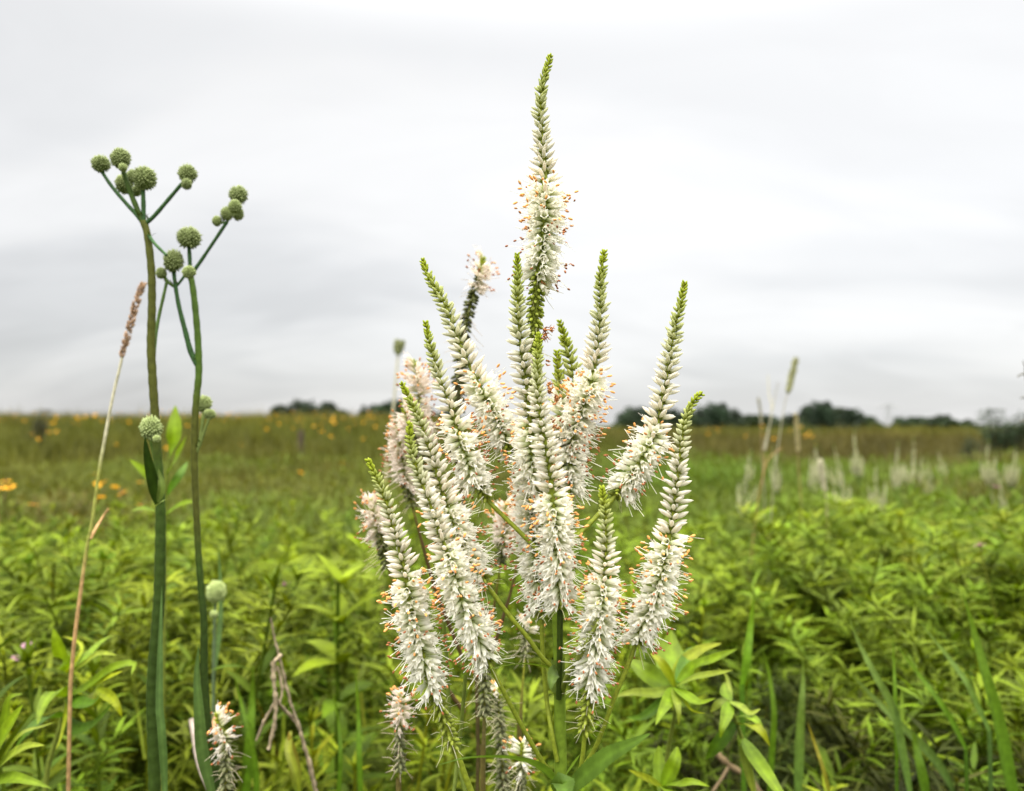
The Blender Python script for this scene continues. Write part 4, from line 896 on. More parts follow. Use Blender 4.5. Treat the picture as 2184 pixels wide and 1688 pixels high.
def meadow():
    kinds = []
    def reg(key, label, cat, group, builders, share):
        roots = []
        for (st, fo) in builders:
            r = bpy.data.objects.new(key, None); COL.objects.link(r); r.empty_display_size = .05; tag(r, label, cat, group)
            if st is not None: st.build('stem', M_MEADOW, r)
            fo.build('foliage', M_MEADOW, r); roots.append(r)
        kinds.append((roots, [False] * len(roots), share))
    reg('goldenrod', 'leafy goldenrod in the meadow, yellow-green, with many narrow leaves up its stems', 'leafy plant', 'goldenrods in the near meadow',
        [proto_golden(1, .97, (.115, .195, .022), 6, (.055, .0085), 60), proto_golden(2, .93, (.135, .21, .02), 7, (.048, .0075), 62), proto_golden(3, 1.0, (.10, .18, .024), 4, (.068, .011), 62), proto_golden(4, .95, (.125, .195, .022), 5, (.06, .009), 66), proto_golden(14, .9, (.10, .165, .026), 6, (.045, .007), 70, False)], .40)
    reg('mountain_mint', 'bushy feathery green plant with tiny leaves in the meadow', 'leafy plant', 'feathery bushy plants in the near meadow',
        [proto_bushy(5), proto_bushy(6, .95, (.135, .205, .030)), proto_bushy(7, .95, (.085, .14, .026))], .27)
    reg('sunflower_plant', 'green meadow plant without flowers, broad lance leaves set in whorls', 'leafy plant', 'broad leaved plants in the near meadow',
        [proto_broad(8), proto_broad(9, .9, (.085, .165, .026)), proto_broad(10, .8, (.13, .215, .03))], .17)
    reg('grass_tuft', 'loose tuft of arching green grass blades in the meadow', 'grass tuft', 'grass tufts in the near meadow',
        [proto_tuft(11, .9, (.11, .20, .03)), proto_tuft(12, .95, (.10, .18, .03), 60), proto_tuft(13, .8, (.13, .19, .045))], .22)
    reg('hollow_shade_bush', 'olive bushy plant with fine leaves, coloured dark as shade for the lower right hollow', 'leafy plant', 'bushy plants coloured dark as shade in the lower right hollow',
        [proto_bushy(15, .95, (.028, .044, .010)), proto_bushy(16, .9, (.026, .037, .010)), proto_bushy(17, 1.0, (.036, .046, .012))], 0.0)  # olive leaf colour darkened to stand in for the hollow's shade
    g = np.random.default_rng(77); spots = []
    tries = 0
    while len(spots) < 520 and tries < 40000:
        tries += 1
        y = .72 + 2.7 * g.uniform() ** 1.25; x = g.uniform(-1, 1) * (y * .76 + .12)
        px = 1092 + x / y * FPX
        if not clear_of(x, y): continue
        if y < 1.0 and 500 < px < 560: continue
        if 560 < px < 1500 and y < .95: continue
        if y < .80 and px < 1750: continue
        if px > 1480 and y < 1.3 and g.uniform() < .5: continue
        if 1590 < px < 2060 and y < 1.95: continue
        rmin = .072 + .028 * y
        if any((x - a) ** 2 + (y - b) ** 2 < rmin * rmin for a, b in spots): continue
        spots.append((x, y))
    feat = []
    nh_v = lambda n_: int(n_) % 3
    for px, py, y, kd, vv in ((1905, 1062, 2.0, 1, 1), (1945, 1048, 2.0, 1, 1), (1992, 1046, 2.0, 0, 1), (2040, 1056, 1.7, 1, 1), (2085, 1070, 1.75, 1, 1), (1965, 1075, 1.9, 1, 1), (2015, 1085, 1.9, 1, 1), (1880, 1085, 1.9, 0, 1), (2120, 1110, 1.6, 1, 0),
                           (2160, 1120, 1.5, 1, 1), (2100, 1150, 1.35, 1, 1), (1930, 1100, 2.0, 1, 0), (1840, 1100, 1.95, 1, 1), (1790, 1110, 1.7, 1, 1), (1740, 1095, 1.9, 1, 1), (2060, 1140, 1.3, 1, 2), (1980, 1110, 1.95, 1, 1), (2180, 1200, 1.25, 1, 1), (1880, 1120, 2.05, 1, 2),
                           (100, 1110, 1.5, 0, 1), (150, 1098, 1.55, 0, 1), (205, 1092, 1.5, 0, 3), (245, 1105, 1.6, 1, 1), (175, 1120, 1.4, 1, 1), (545, 1135, 1.9, 1, 1), (575, 1140, 1.95, 1, 1), (520, 1145, 1.9, 1, 1), (60, 1150, 1.3, 1, 1), (20, 1170, 1.25, 1, 2),
                           (745, 1078, 1.2, 2, 1), (700, 1130, 1.4, 1, 2), (1450, 1130, 1.9, 1, 1), (1480, 1120, 2.0, 1, 0), (1600, 1110, 2.0, 1, 1), (1690, 1095, 2.1, 1, 1), (640, 1120, 2.0, 1, 2), (470, 1110, 2.0, 1, 1), (30, 1135, 1.6, 0, 2), (420, 1120, 1.8, 1, 1), (610, 1150, 1.7, 1, 1)):
        feat.append((P(px, py, y)[0], y, P(px, py, y)[2], kd, vv))
    ge = np.random.default_rng(8)
    for lo, hi, n_, y0, p0 in ((1780, 2190, 17, 2.15, 1030), (30, 290, 8, 1.8, 1082), (440, 640, 6, 2.1, 1108), (1480, 1720, 6, 2.4, 1068)):
        for k in range(n_):
            y = y0 * ge.uniform(.9, 1.15); px = lo + (hi - lo) * (k + .5) / n_ + ge.normal(0, 8); py = p0 + ge.uniform(0, 38)
            feat.append((P(px, py, y)[0], y, P(px, py, y)[2], 1 if ge.uniform() < .75 else 0, 1))
    gh = np.random.default_rng(31); nh = 0  # fill the hollow with the dark coloured bushes that supply its shade
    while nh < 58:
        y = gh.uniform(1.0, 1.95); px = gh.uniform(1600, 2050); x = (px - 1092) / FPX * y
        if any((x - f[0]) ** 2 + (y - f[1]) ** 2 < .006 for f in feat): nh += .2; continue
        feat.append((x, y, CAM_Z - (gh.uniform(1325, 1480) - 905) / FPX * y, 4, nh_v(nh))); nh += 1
    spots = [q for q in spots if all((q[0] - f[0]) ** 2 + (q[1] - f[1]) ** 2 > .006 for f in feat)]
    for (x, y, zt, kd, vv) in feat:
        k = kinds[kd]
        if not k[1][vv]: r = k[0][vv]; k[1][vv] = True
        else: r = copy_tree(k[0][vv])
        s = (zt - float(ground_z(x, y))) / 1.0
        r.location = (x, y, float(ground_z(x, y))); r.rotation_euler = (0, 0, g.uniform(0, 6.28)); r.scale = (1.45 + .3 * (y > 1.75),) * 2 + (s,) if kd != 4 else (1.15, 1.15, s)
    for (x, y) in spots:
        px = 1092 + x / y * FPX
        sh = np.array([k[2] for k in kinds])
        if px > 1500 and y < 1.25: sh = sh * np.array((.25, 1.5, .35, 2.2, 0))
        elif 560 < px < 1500 and y < 1.4: sh = sh * np.array((.7, .8, .9, 2.0, 0))
        if px > 1720 and y > 1.2: sh = sh * np.array((.7, 3.5, .3, .6, 0))
        if px < 700 and y > 1.1: sh = sh * np.array((.9, 2.2, .6, 1.0, 0))
        if 1400 < px <= 1750 and y > 1.1: sh = sh * np.array((.6, .8, .4, 4.0, 0))
        k = kinds[int(g.choice(len(kinds), p=sh / sh.sum()))]
        v = int(g.integers(0, len(k[0])))
        if not k[1][v]: r = k[0][v]; k[1][v] = True
        else: r = copy_tree(k[0][v])
        s = g.uniform(.74, 1.12) * (1.0 + .10 * wob(x, y, .45))
        top = CAM_Z - .085 * y - (.10 if y < 1.0 else 0)                # taller ones would hide the flowers behind
        if px > 1480 and y < 1.35: top -= .22 * (1.35 - y) / .5
        if 1590 < px < 2040 and y < 1.85: top = min(top, .80)
        hmax = 1.0 if k is not kinds[3] else .95
        s = min(s, top / hmax)
        r.location = (x, y, float(ground_z(x, y))); r.rotation_euler = (g.normal(0, .06), g.normal(0, .06), g.uniform(0, 6.28)); r.scale = (s * g.uniform(.95, 1.15) * (1.25 if k is kinds[1] else 1),) * 2 + (s,)
    for k in kinds:
        for r, used in zip(k[0], k[1]):
            if not used:
                for c in list(r.children): bpy.data.objects.remove(c)
                bpy.data.objects.remove(r)

def masses():
    """ground cover nobody could count: low growth under the near plants, then the meadow out to the ridge"""
    g = np.random.default_rng(5)
    # low growth and litter under the near plants
    m = MB(); n = 15000
    y = .6 + 3.4 * g.uniform(0, 1, n) ** 1.1; x = g.uniform(-1, 1, n) * (y * .78 + .15)
    b = np.stack([x, y, ground_z(x, y)], -1)
    c = np.array((.036, .062, .012))[None] * g.uniform(.5, 1.5, (n, 1)) * (1 + g.uniform(-.5, .6, (n, 1)) * np.array((.5, .05, .2)))
    dry = g.uniform(0, 1, n) < .14; c = np.where(dry[:, None], np.array((.22, .15, .075))[None] * g.uniform(.6, 1.2, (n, 1)), c)
    hgt = np.where(y < 1.0, g.uniform(.12, .5, n), g.uniform(.25, .74, n) + np.where(y > 1.35, .18, 0))
    gapz = ((x > .22 * y) & (y < 1.3)) | ((x > .29 * y) & (x < .56 * y) & (y < 1.9)); hgt = hgt * np.where(gapz, .55, 1); c = np.where(gapz[:, None], c * np.array((.7, .55, .6)), c)  # blades in the hollow are shorter, with its shade put into their colour
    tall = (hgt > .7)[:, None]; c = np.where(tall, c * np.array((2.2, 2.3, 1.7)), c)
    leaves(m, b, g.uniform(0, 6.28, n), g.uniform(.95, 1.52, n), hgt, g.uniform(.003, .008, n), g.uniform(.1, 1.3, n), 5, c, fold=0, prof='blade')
    n = 9000; y = .62 + 3.2 * g.uniform(0, 1, n) ** 1.1; x = g.uniform(-1, 1, n) * (y * .78 + .15)
    b = np.stack([x, y, ground_z(x, y) + g.uniform(.05, .62, n) * np.where(y < .95, .6, 1)], -1)
    c = np.array((.045, .08, .012))[None] * g.uniform(.45, 1.5, (n, 1)) * (1 + g.uniform(-.5, .5, (n, 1)) * np.array((.4, .05, .2)))
    gz_ = ((x > .22 * y) & (y < 1.3)) | ((x > .29 * y) & (x < .56 * y) & (y < 1.9)); b[:, 2] *= np.where(gz_, .55, 1); c = np.where(gz_[:, None], c * .7, c)  # leaves in the hollow coloured darker as well, in place of shade
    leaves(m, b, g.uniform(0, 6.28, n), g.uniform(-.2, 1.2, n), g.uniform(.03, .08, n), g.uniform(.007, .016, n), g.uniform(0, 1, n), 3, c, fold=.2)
    tag(m.build('undergrowth', M_MASS), 'low mixed grass and leaves covering the soil under the near plants', 'undergrowth', kind='stuff')
    # middle distance
    m = MB(); nc = 4200
    y = np.sqrt(g.uniform(3.0 ** 2, 10 ** 2, nc)); x = g.uniform(-1, 1, nc) * (y * .80 + .3)
    lush = np.clip(.5 + .55 * wob(x, y, 2.2) + .55 * sm(-1.2, 1.6, x) - .25 * sm(3, 6, y), 0, 1)
    hc = (.72 + .16 * lush + .07 * wob(x, y, .9, 2)) * np.interp(y, [3, 5, 10], [1.03, 1.0, .95])
    base = np.stack([x, y, ground_z(x, y)], -1)
    olive = np.array((.125, .135, .038)); green = np.array((.105, .175, .026)); brown = np.array((.125, .092, .045))
    per = 34
    ci = np.repeat(np.arange(nc), per); n = len(ci)
    tt = g.uniform(.35, 1, n); off = g.normal(0, .075, (n, 2))
    bb = base[ci].copy(); bb[:, :2] += off; bb[:, 2] += hc[ci] * tt
    br = np.clip(wob(x, y, 1.7, 5) * 1.3 - .25, 0, .8)
    cc = (olive[None] * (1 - lush[:, None]) + green[None] * lush[:, None]); cc = cc * (1 - br[:, None]) + brown[None] * br[:, None]
    cc = cc * g.uniform(.75, 1.3, (nc, 1))
    c = cc[ci] * (.7 + .5 * tt)[:, None] * g.uniform(.7, 1.3, (n, 1))
    leaves(m, bb, g.uniform(0, 6.28, n), g.uniform(-.1, 1.35, n), g.uniform(.05, .11, n), g.uniform(.010, .02, n), g.uniform(0, .9, n), 2, c, fold=0)
    per = 6; ci = np.repeat(np.arange(nc), per); n = len(ci)
    bb = base[ci].copy(); bb[:, :2] += g.normal(0, .07, (n, 2))
    leaves(m, bb, g.uniform(0, 6.28, n), g.uniform(1.25, 1.55, n), hc[ci] * g.uniform(.8, 1.15, n), g.uniform(.006, .012, n), g.uniform(0, .5, n), 3, cc[ci] * g.uniform(.7, 1.25, (n, 1)) * np.array((1.1, .95, .9)), fold=0, prof='blade')
    tag(m.build('meadow_growth', M_MASS), 'blurred middle meadow of mixed green and olive plants', 'meadow', kind='stuff')
    # far meadow up to the ridge
    m = MB(); nc = 11000
    y = np.sqrt(g.uniform(9.5 ** 2, 42 ** 2, nc)); x = g.uniform(-1, 1, nc) * (y * .80 + .5)
    left = sm(3, -4, x)
    hc = np.clip(.58 + .12 * wob(x, y, 2.5, 1) + .05 * left + .10 * np.maximum(0, g.normal(0, 1, nc)) * sm(18, 25, y), .35, 1.1)
    base = np.stack([x, y, ground_z(x, y)], -1)
    gold = np.array((.225, .18, .055)); olive = np.array((.135, .14, .042)); grn = np.array((.105, .155, .03)); brn = np.array((.12, .102, .055))
    gd = np.clip(sm(20, 27, y) * (.35 + .6 * left) + .3 * wob(x, y, 4, 3), 0, 1)[:, None]
    gn = np.clip(.35 + .7 * wob(x, y, 6, 7), 0, 1)[:, None] * .6; bw = np.clip(sm(0, 5, x) * sm(9, 13, y) * .9 + .3 * wob(x, y, 5, 9), 0, .9)[:, None] * (1 - sm(22, 30, y))[:, None]
    cc = olive[None] * (1 - gn) + grn[None] * gn; cc = cc * (1 - bw) + brn[None] * bw; cc = cc * (1 - gd * .65) + gold[None] * gd * .65
    cc = cc * g.uniform(.72, 1.3, (nc, 1))
    lump = np.maximum(0, wob(x, y, .8, 4)) * sm(14, 20, y); hc = hc + .22 * lump; cc = cc * (1 + .45 * wob(x, y, 1.3, 8) - .25 * lump)[:, None]
    per = 16; ci = np.repeat(np.arange(nc), per); n = len(ci)
    bb = base[ci].copy(); bb[:, :2] += g.normal(0, .16, (n, 2))
    leaves(m, bb, g.uniform(0, 6.28, n), g.uniform(1.1, 1.55, n), hc[ci] * g.uniform(.6, 1.2, n), g.uniform(.016, .036, n), g.uniform(0, .7, n), 2, cc[ci] * g.uniform(.7, 1.3, (n, 1)), fold=0, prof='blade')
    per = 10; ci = np.repeat(np.arange(nc), per); n = len(ci)
    bb = base[ci].copy(); bb[:, :2] += g.normal(0, .16, (n, 2)); bb[:, 2] += hc[ci] * g.uniform(.4, 1, n)
    leaves(m, bb, g.uniform(0, 6.28, n), g.uniform(-.3, 1.2, n), g.uniform(.06, .14, n), g.uniform(.02, .04, n), g.uniform(0, .9, n), 1, cc[ci] * g.uniform(.7, 1.3, (n, 1)), fold=0)
    tag(m.build('far_meadow_grass', M_MASS), 'far olive and golden meadow grass rising to the low ridge', 'meadow', kind='stuff')

# ------------------------------------------------------------------ flowers dotted through the meadow
def dotted():
    g = np.random.default_rng(9)
    gold = np.array((.80, .42, .02)); org = np.array((.75, .33, .03))
    def build(name, petal, cone, sc=1.0, drooped=.5, n=11):
        r = bpy.data.objects.new(name, None); COL.objects.link(r); r.empty_display_size = .05
        s = MB(); s.tube([(0, 0, -.6), (.005, 0, -.2), (0, 0, 0)], [.003, .0025, .002], 5, (.10, .14, .03)); s.build('stem', M_MEADOW, r)
        p = MB(); leaves(p, np.zeros((n, 3)), np.arange(n) * 6.283 / n, .35, .026 * sc, .011 * sc, drooped, 3, petal, fold=.1); p.build('petal_ring', M_PETAL, r)
        c = MB(); V, Q, T, a = lathe([(-.004, .003), (0, .007), (.006, .007), (.011, .002)], 8, [0, .3, .8, 1]); c.add(V * sc, Q, None, cone); c.build('flower_centre', M_ANTHER, r)
        return r
    yl = build('yellow_coneflower', gold, (.12, .06, .02))
    spots = [(12, 1028, 2.6, .75), (22, 1040, 2.6, .75), (3, 1042, 2.55, .75), (262, 1053, 2.6, .8), (208, 1034, 2.6, .6), (214, 1062, 2.3, .6), (245, 1040, 2.8, .6), (222, 1029, 3.0, .6), (298, 1030, 3.2, .6), (70, 1078, 2.6, .8), (300, 1080, 2.6, .8)]
    first = True
    near_l = ['bright yellow blurred flower at the left edge, upper of the pair', 'yellow blurred flower beside the one at the left edge', 'yellow flower cut by the left picture edge', 'bright round yellow flower right of the tan grass stalk', 'orange yellow flower just right of the grass stalk, upper', 'small yellow flower touching the grass stalk, lower',
              'flat orange flower between the grass stalk and the round yellow one', 'small orange flower behind the grass stalk', 'small flat orange flower left of the first globe stalk', 'faint orange flower low at the far left', 'faint orange flower below the left globe stalk fork']
    for i, (px, py, y, s) in enumerate(spots):
        r = yl if first else copy_tree(yl); first = False
        p = P(px, py, y); r.location = p; r.scale = (s, s, s * 1.0); r.rotation_euler = (g.normal(.15, .3), g.normal(0, .3), g.uniform(0, 6)); tag(r, near_l[i], 'flower', 'yellow flowers near the left')
    for i in range(150):
        if i < 118: px = g.uniform(0, 860)
        elif i < 140: px = g.uniform(1480, 1760)
        else: px = g.uniform(0, 860)
        y = g.uniform(15, 27) if i < 140 else g.uniform(7, 14)
        x = (px - 1092) / FPX * y
        r = copy_tree(yl)
        s = g.uniform(1.0, 1.9) * (1.15 if y > 15 else .7)
        r.location = (x, y, float(ground_z(x, y)) + g.uniform(.58, .80)); r.scale = (s,) * 3; r.rotation_euler = (g.normal(.3, .4), g.normal(0, .4), g.uniform(0, 6))
        tag(r, 'tiny orange yellow flower dotting the far meadow', 'flower', 'yellow flowers in the far meadow')
    pk = build('pink_flower', np.array((.34, .19, .25)), (.24, .1, .14), .9, .5, 14)
    for i, (px, py, y, lab) in enumerate([(58, 1378, 1.0, 'small round pink flower left of the lower left leafy plant'), (36, 1405, 1.05, 'fainter pink flower just below the other at lower left'), (2125, 1039, 2.4, 'tiny pink flower near the right picture edge'), (2090, 1165, 1.5, 'dull mauve flower among leaves at the right'), (608, 1248, 1.5, 'tiny mauve flower between the globe stalks and spikes')]):
        r = pk if i == 0 else copy_tree(pk); r.location = P(px, py, y); s = .36 if i < 2 else .55; r.scale = (s, s, s); r.rotation_euler = (.3, .1, i); tag(r, lab, 'flower', 'small pink flowers')

def far_spikes():
    """other white spiked plants, blurred, on the right"""
    def proto(seed):
        g = np.random.default_rng(seed)
        r = bpy.data.objects.new('culvers_root', None); COL.objects.link(r); r.empty_display_size = .05
        s = MB(); s.tube([(0, 0, 0), (0, .01, .6), (.01, 0, 1.1)], [.005, .004, .002], 6, (.10, .13, .035)); s.build('stem', M_STEM, r)
        n = int(g.integers(6, 10))
        for k in range(n):
            a = k * 2.39996; rr = 0 if k == 0 else g.uniform(.03, .065); z1 = 1.25 if k == 0 else g.uniform(.98, 1.14)
            base = np.array((0, 0, .82)); tip = np.array((math.cos(a) * rr, math.sin(a) * rr, z1)); mid = base * .4 + tip * .6 + np.array((math.cos(a), math.sin(a), 0)) * .02
            t = np.linspace(0, 1, 12)[:, None]; p = base * (1 - t) ** 2 + 2 * mid * t * (1 - t) + tip * t ** 2
            m = MB(); m.tube(p, np.linspace(.003, .001, 12), 5, (.12, .17, .05))
            nn = 170; q = g.uniform(.28, 1, nn); x = np.stack([np.interp(q, t[:, 0], p[:, j]) for j in range(3)], -1)
            ph = g.uniform(0, 6.28, nn); d = np.stack([np.cos(ph), np.sin(ph), g.normal(.35, .3, nn)], -1)
            w = np.interp(q, [.28, .4, .7, 1], [.6, 1, .75, .25])
            c = np.where((q > .86)[:, None], np.array((.30, .36, .12))[None], np.array((.80, .80, .54))[None] * g.uniform(.5, 1.05, (nn, 1)))
            m.inst(T_BUD, frames(x, d, .019 * w * g.uniform(.5, 1.2, nn), .005 * np.maximum(w, .5)), c * .7, c)
            m.build('flower_spike', M_PETAL, r)
        return r
    pr = [proto(60), proto(61), proto(62)]
    sp = [(1535, 930, 4.0, 1), (1672, 935, 5, .9), (1790, 925, 5.2, .9), (1812, 935, 5.2, .9), (1850, 900, 5.0, 1.0), (1893, 925, 4.6, .95), (1925, 915, 5.4, 1.0), (1750, 960, 5.5, .85), (1958, 960, 6, .8), (2015, 968, 5.2, .8), (2095, 925, 5.0, .95), (2120, 935, 5.2, .9),
          (1835, 962, 3.6, .8), (1880, 968, 3.4, .8), (2060, 945, 7, .9), (2160, 985, 4.2, .8), (1725, 940, 6.5, .9), (1600, 950, 7, .9)]
    labs = ['blurred white spiked plant standing alone just right of the tall right spike', 'faint white spiked plant under the plump seed head stalk', 'blurred whitish spikes left in the right-hand clump, behind its neighbours', 'pale green-white spikes in the right-hand clump', 'tallest blurred white spiked plant of the right-hand clump', 'broad white spiked plant right of the tallest one in the clump',
            'blurred white spikes at the right end of the clump', 'faint low white spikes behind the bent whitish stalk', 'faint small white spikes right of the clump', 'low white tufts far right of the clump', 'white spiked plant in front of the dark shrub', 'second white spiked plant in front of the dark shrub',
            'near white flower tuft at the foot of the clump, left one', 'near white flower tuft at the foot of the clump, right one', 'tiny far white spikes left of the dark shrub', 'pale spikes close to the right edge', 'faint far spikes between dry stalks', 'faint far spikes left of the dry stalks']
    used = [0, 0, 0]
    g = np.random.default_rng(3)
    for i, (px, py, y, s) in enumerate(sp):
        v = i % 3; r = pr[v] if not used[v] else copy_tree(pr[v]); used[v] = 1
        p = P(px, py, y)
        r.location = (p[0], y, p[2] - 1.25 * s); q_ = s * g.uniform(.6, .9); r.location[2] += .12 * s; r.scale = (q_ * 1.2, q_ * 1.2, s * .88); r.rotation_euler = (g.normal(0, .09), g.normal(0, .09), g.uniform(0, 6.28)); tag(r, labs[i], 'wildflower', 'white spiked plants in the right meadow')

# ------------------------------------------------------------------ trees, shrub, pylon
def trees():
    def proto(seed, h=9., w=8., col=(.030, .055, .018)):
        g = np.random.default_rng(seed); col = np.asarray(col)
        r = bpy.data.objects.new('tree', None); COL.objects.link(r)
        t = MB(); t.tube([(0, 0, -1), (.1, 0, h * .25), (0, .1, h * .6)], [.3, .24, .12], 7, (.09, .07, .05))
        lobes = []
        for k in range(9):
            a = g.uniform(0, 6.28); rr = w * .5 * g.uniform(.15, .72); z = h * g.uniform(.35, .86); s = w * g.uniform(.16, .27)
            if z > h * .7: rr *= .6
            c = np.array((math.cos(a) * rr, math.sin(a) * rr, z)); lobes.append((c, s)); t.tube([(0, 0, h * .3), c * .6 + np.array((0, 0, h * .1)), c], [.12, .08, .03], 5, (.09, .07, .05))
        t.build('trunk', M_WOOD, r)
        m = MB(); allb, allc = [], []
        for c, s in lobes:
            n = 260; d = g.normal(0, 1, (n, 3)); d /= np.linalg.norm(d, axis=1)[:, None]; x = c + d * (s * g.uniform(.5, 1.12, (n, 1)) ** .6) * np.array((1, 1, .8))
            allb.append(x); allc.append(np.tile(col * g.uniform(.75, 1.35), (n, 1)) * g.uniform(.7, 1.3, (n, 1)))
        b = np.vstack(allb); c = np.vstack(allc); n = len(b)
        leaves(m, b, g.uniform(0, 6.28, n), g.uniform(-1, 1, n), g.uniform(.35, .8, n), g.uniform(.3, .6, n), .6, 2, c, fold=0, roll=g.normal(0, .8, n))
        m.build('crown', M_TREE, r); return r
    pr = [proto(1), proto(2, 8, 9, (.028, .05, .02)), proto(3, 9, 7, (.034, .062, .02)), proto(4, 7.5, 10, (.026, .048, .02))]
    g = np.random.default_rng(12); used = [0] * 4
    # (px centre, px top, px width)
    L = [(600, 862, 42), (632, 857, 56), (668, 860, 46), (700, 866, 46), (728, 870, 34), (772, 872, 16), (826, 855, 48), (800, 872, 34), (856, 862, 34), (905, 866, 40), (948, 870, 40),
         (1332, 872, 34), (1356, 866, 44), (1392, 868, 44), (1430, 872, 44), (1462, 868, 36), (1490, 866, 44), (1530, 863, 46), (1566, 868, 46), (1602, 872, 40), (1640, 878, 40), (1682, 874, 44), (1722, 866, 42), (1752, 860, 48), (1785, 862, 50), (1818, 872, 46), (1850, 880, 40),
         (1925, 884, 40), (1960, 878, 48), (2000, 877, 44), (2030, 880, 40), (2062, 888, 30)]
    order = ['leftmost', 'second', 'third', 'fourth', 'fifth', 'sixth', 'seventh', 'eighth', 'ninth', 'tenth', 'eleventh', 'twelfth', 'thirteenth', 'fourteenth', 'fifteenth', 'sixteenth', 'seventeenth']
    runs = [(0, 5, 'dark tree of the left clump above the golden ridge', 'trees left of the white spikes'), (5, 11, 'dark tree of the run half hidden by the pink spikes', 'trees behind the pink spikes'), (11, 27, 'dark tree of the long right-hand row on the horizon', 'trees of the right-hand row'), (27, 32, 'dark tree of the low group right of the pylon', 'trees right of the pylon')]
    hs = [9., 8., 9., 7.5]; ws = [8., 9., 7., 10.]
    for i, (px, top, wpx) in enumerate(L):
        v = int(g.integers(0, 4)); r = pr[v] if not used[v] else copy_tree(pr[v]); used[v] = 1
        y = g.uniform(165, 215); u = y / FPX
        zt = P(px, top + (g.uniform(3, 11) if i > 10 else g.uniform(-3, 4)), y)[2]; s = max(wpx * u * g.uniform(1.5, 2.1) / ws[v], .35); h = zt + 3.4
        x = P(px, top, y)[0]
        r.location = (x, y, float(ground_z(x, y))); r.scale = (s, s, (zt - float(ground_z(x, y))) / (hs[v] * .95)); r.rotation_euler = (0, 0, g.uniform(0, 6.28))
        for a, b, lab, grp in runs:
            if a <= i < b: tag(r, f'{order[i - a]} {lab}, counted from the left' if i > a else f'leftmost {lab}', 'tree', grp)
    for v in range(4):
        if not used[v]:
            for c in list(pr[v].children): bpy.data.objects.remove(c)
            bpy.data.objects.remove(pr[v])
    # dark shrubs at the right edge and on the ridge
    def shrub(px, top, wpx, y, lab, seed, col=(.028, .055, .014), low=0):
        gg = np.random.default_rng(seed); p = P(px, top, y); u = y / FPX; gz = float(ground_z(p[0], y)); h = p[2] - gz; w = wpx * u
        r = thing('shrub', (p[0], y, gz), lab, 'shrub')
        t = MB()
        for k in range(6): a = k * 1.05; t.tube([(0, 0, 0), (math.cos(a) * w * .15, math.sin(a) * w * .15, h * .5), (math.cos(a) * w * .3, math.sin(a) * w * .3, h * .8)], [.03, .02, .008], 5, (.09, .07, .045))
        t.build('branch', M_WOOD, r)
        m = MB(); n = 2600; d = gg.normal(0, 1, (n, 3)); d /= np.linalg.norm(d, axis=1)[:, None]
        lob = gg.normal(0, 1, (9, 3)) * np.array((w * .22, w * .2, h * .13)); k = gg.integers(0, 9, n)
        x = lob[k] + d * np.array((w * .26, w * .26, h * .24)) * (gg.uniform(0, 1, (n, 1)) ** .4) + np.array((0, 0, h * .62)); x[:, 2] = np.clip(x[:, 2], h * .1, h * 1.02)
        lf = w * .055
        leaves(m, x, gg.uniform(0, 6.28, n), gg.uniform(-.6, 1.1, n), lf * gg.uniform(.7, 1.4, n), lf * .5, .5, 2, np.asarray(col)[None] * gg.uniform(.6, 1.6, (n, 1)), fold=0, roll=gg.normal(0, .5, n)); m.build('foliage', M_TREE, r)
    shrub(2145, 878, 130, 16, 'dark rounded shrub on the horizon at the right edge', 3)
    shrub(2075, 925, 60, 12, 'small dark shrub below and left of the right edge shrub', 4)
    shrub(86, 878, 52, 17, 'dark olive shrub on the ridge at the far left', 5, (.06, .07, .03))
    shrub(980, 880, 60, 30, 'dark shrub on the ridge behind the pink spikes', 6)
    shrub(642, 893, 20, 14, 'narrow dark bush on the golden ridge under the left clump of trees', 7, (.05, .065, .025))
    # pylon far away
    y = 420; u = y / FPX; p = P(1895, 868, y); gz = -3.2
    r = thing('pylon', (p[0], y, gz), 'tiny grey power pylon with a broad crossarm between the far trees', 'pylon'); H = p[2] - gz + 2; w = .16
    m = MB()
    for sx in (-1, 1):
        for sy in (-1, 1): m.tube([(sx * 1.8, sy * 1.8, 0), (sx * .7, sy * .7, H * .8), (sx * .5, sy * .5, H)], w, 4, (.32, .33, .34))
    for k in range(6):
        z0, z1 = H * k / 6, H * (k + 1) / 6; a = 1.8 - 1.2 * k / 6; b = 1.8 - 1.2 * (k + 1) / 6
        for sx in (-1, 1): m.tube([(sx * a, -a, z0), (-sx * b, -b, z1)], w * .6, 4, (.32, .33, .34)); m.tube([(sx * a, a, z0), (-sx * b, b, z1)], w * .6, 4, (.32, .33, .34))
    m.build('tower', M_STEEL, r)
    m = MB(); m.tube([(-6.0, 0, H * .9), (0, 0, H * .94), (6.0, 0, H * .9)], w * 1.3, 4, (.3, .31, .32)); m.tube([(-6, 0, H * .9), (0, 0, H * .84), (6, 0, H * .9)], w, 4, (.3, .31, .32)); m.build('crossarm', M_STEEL, r)

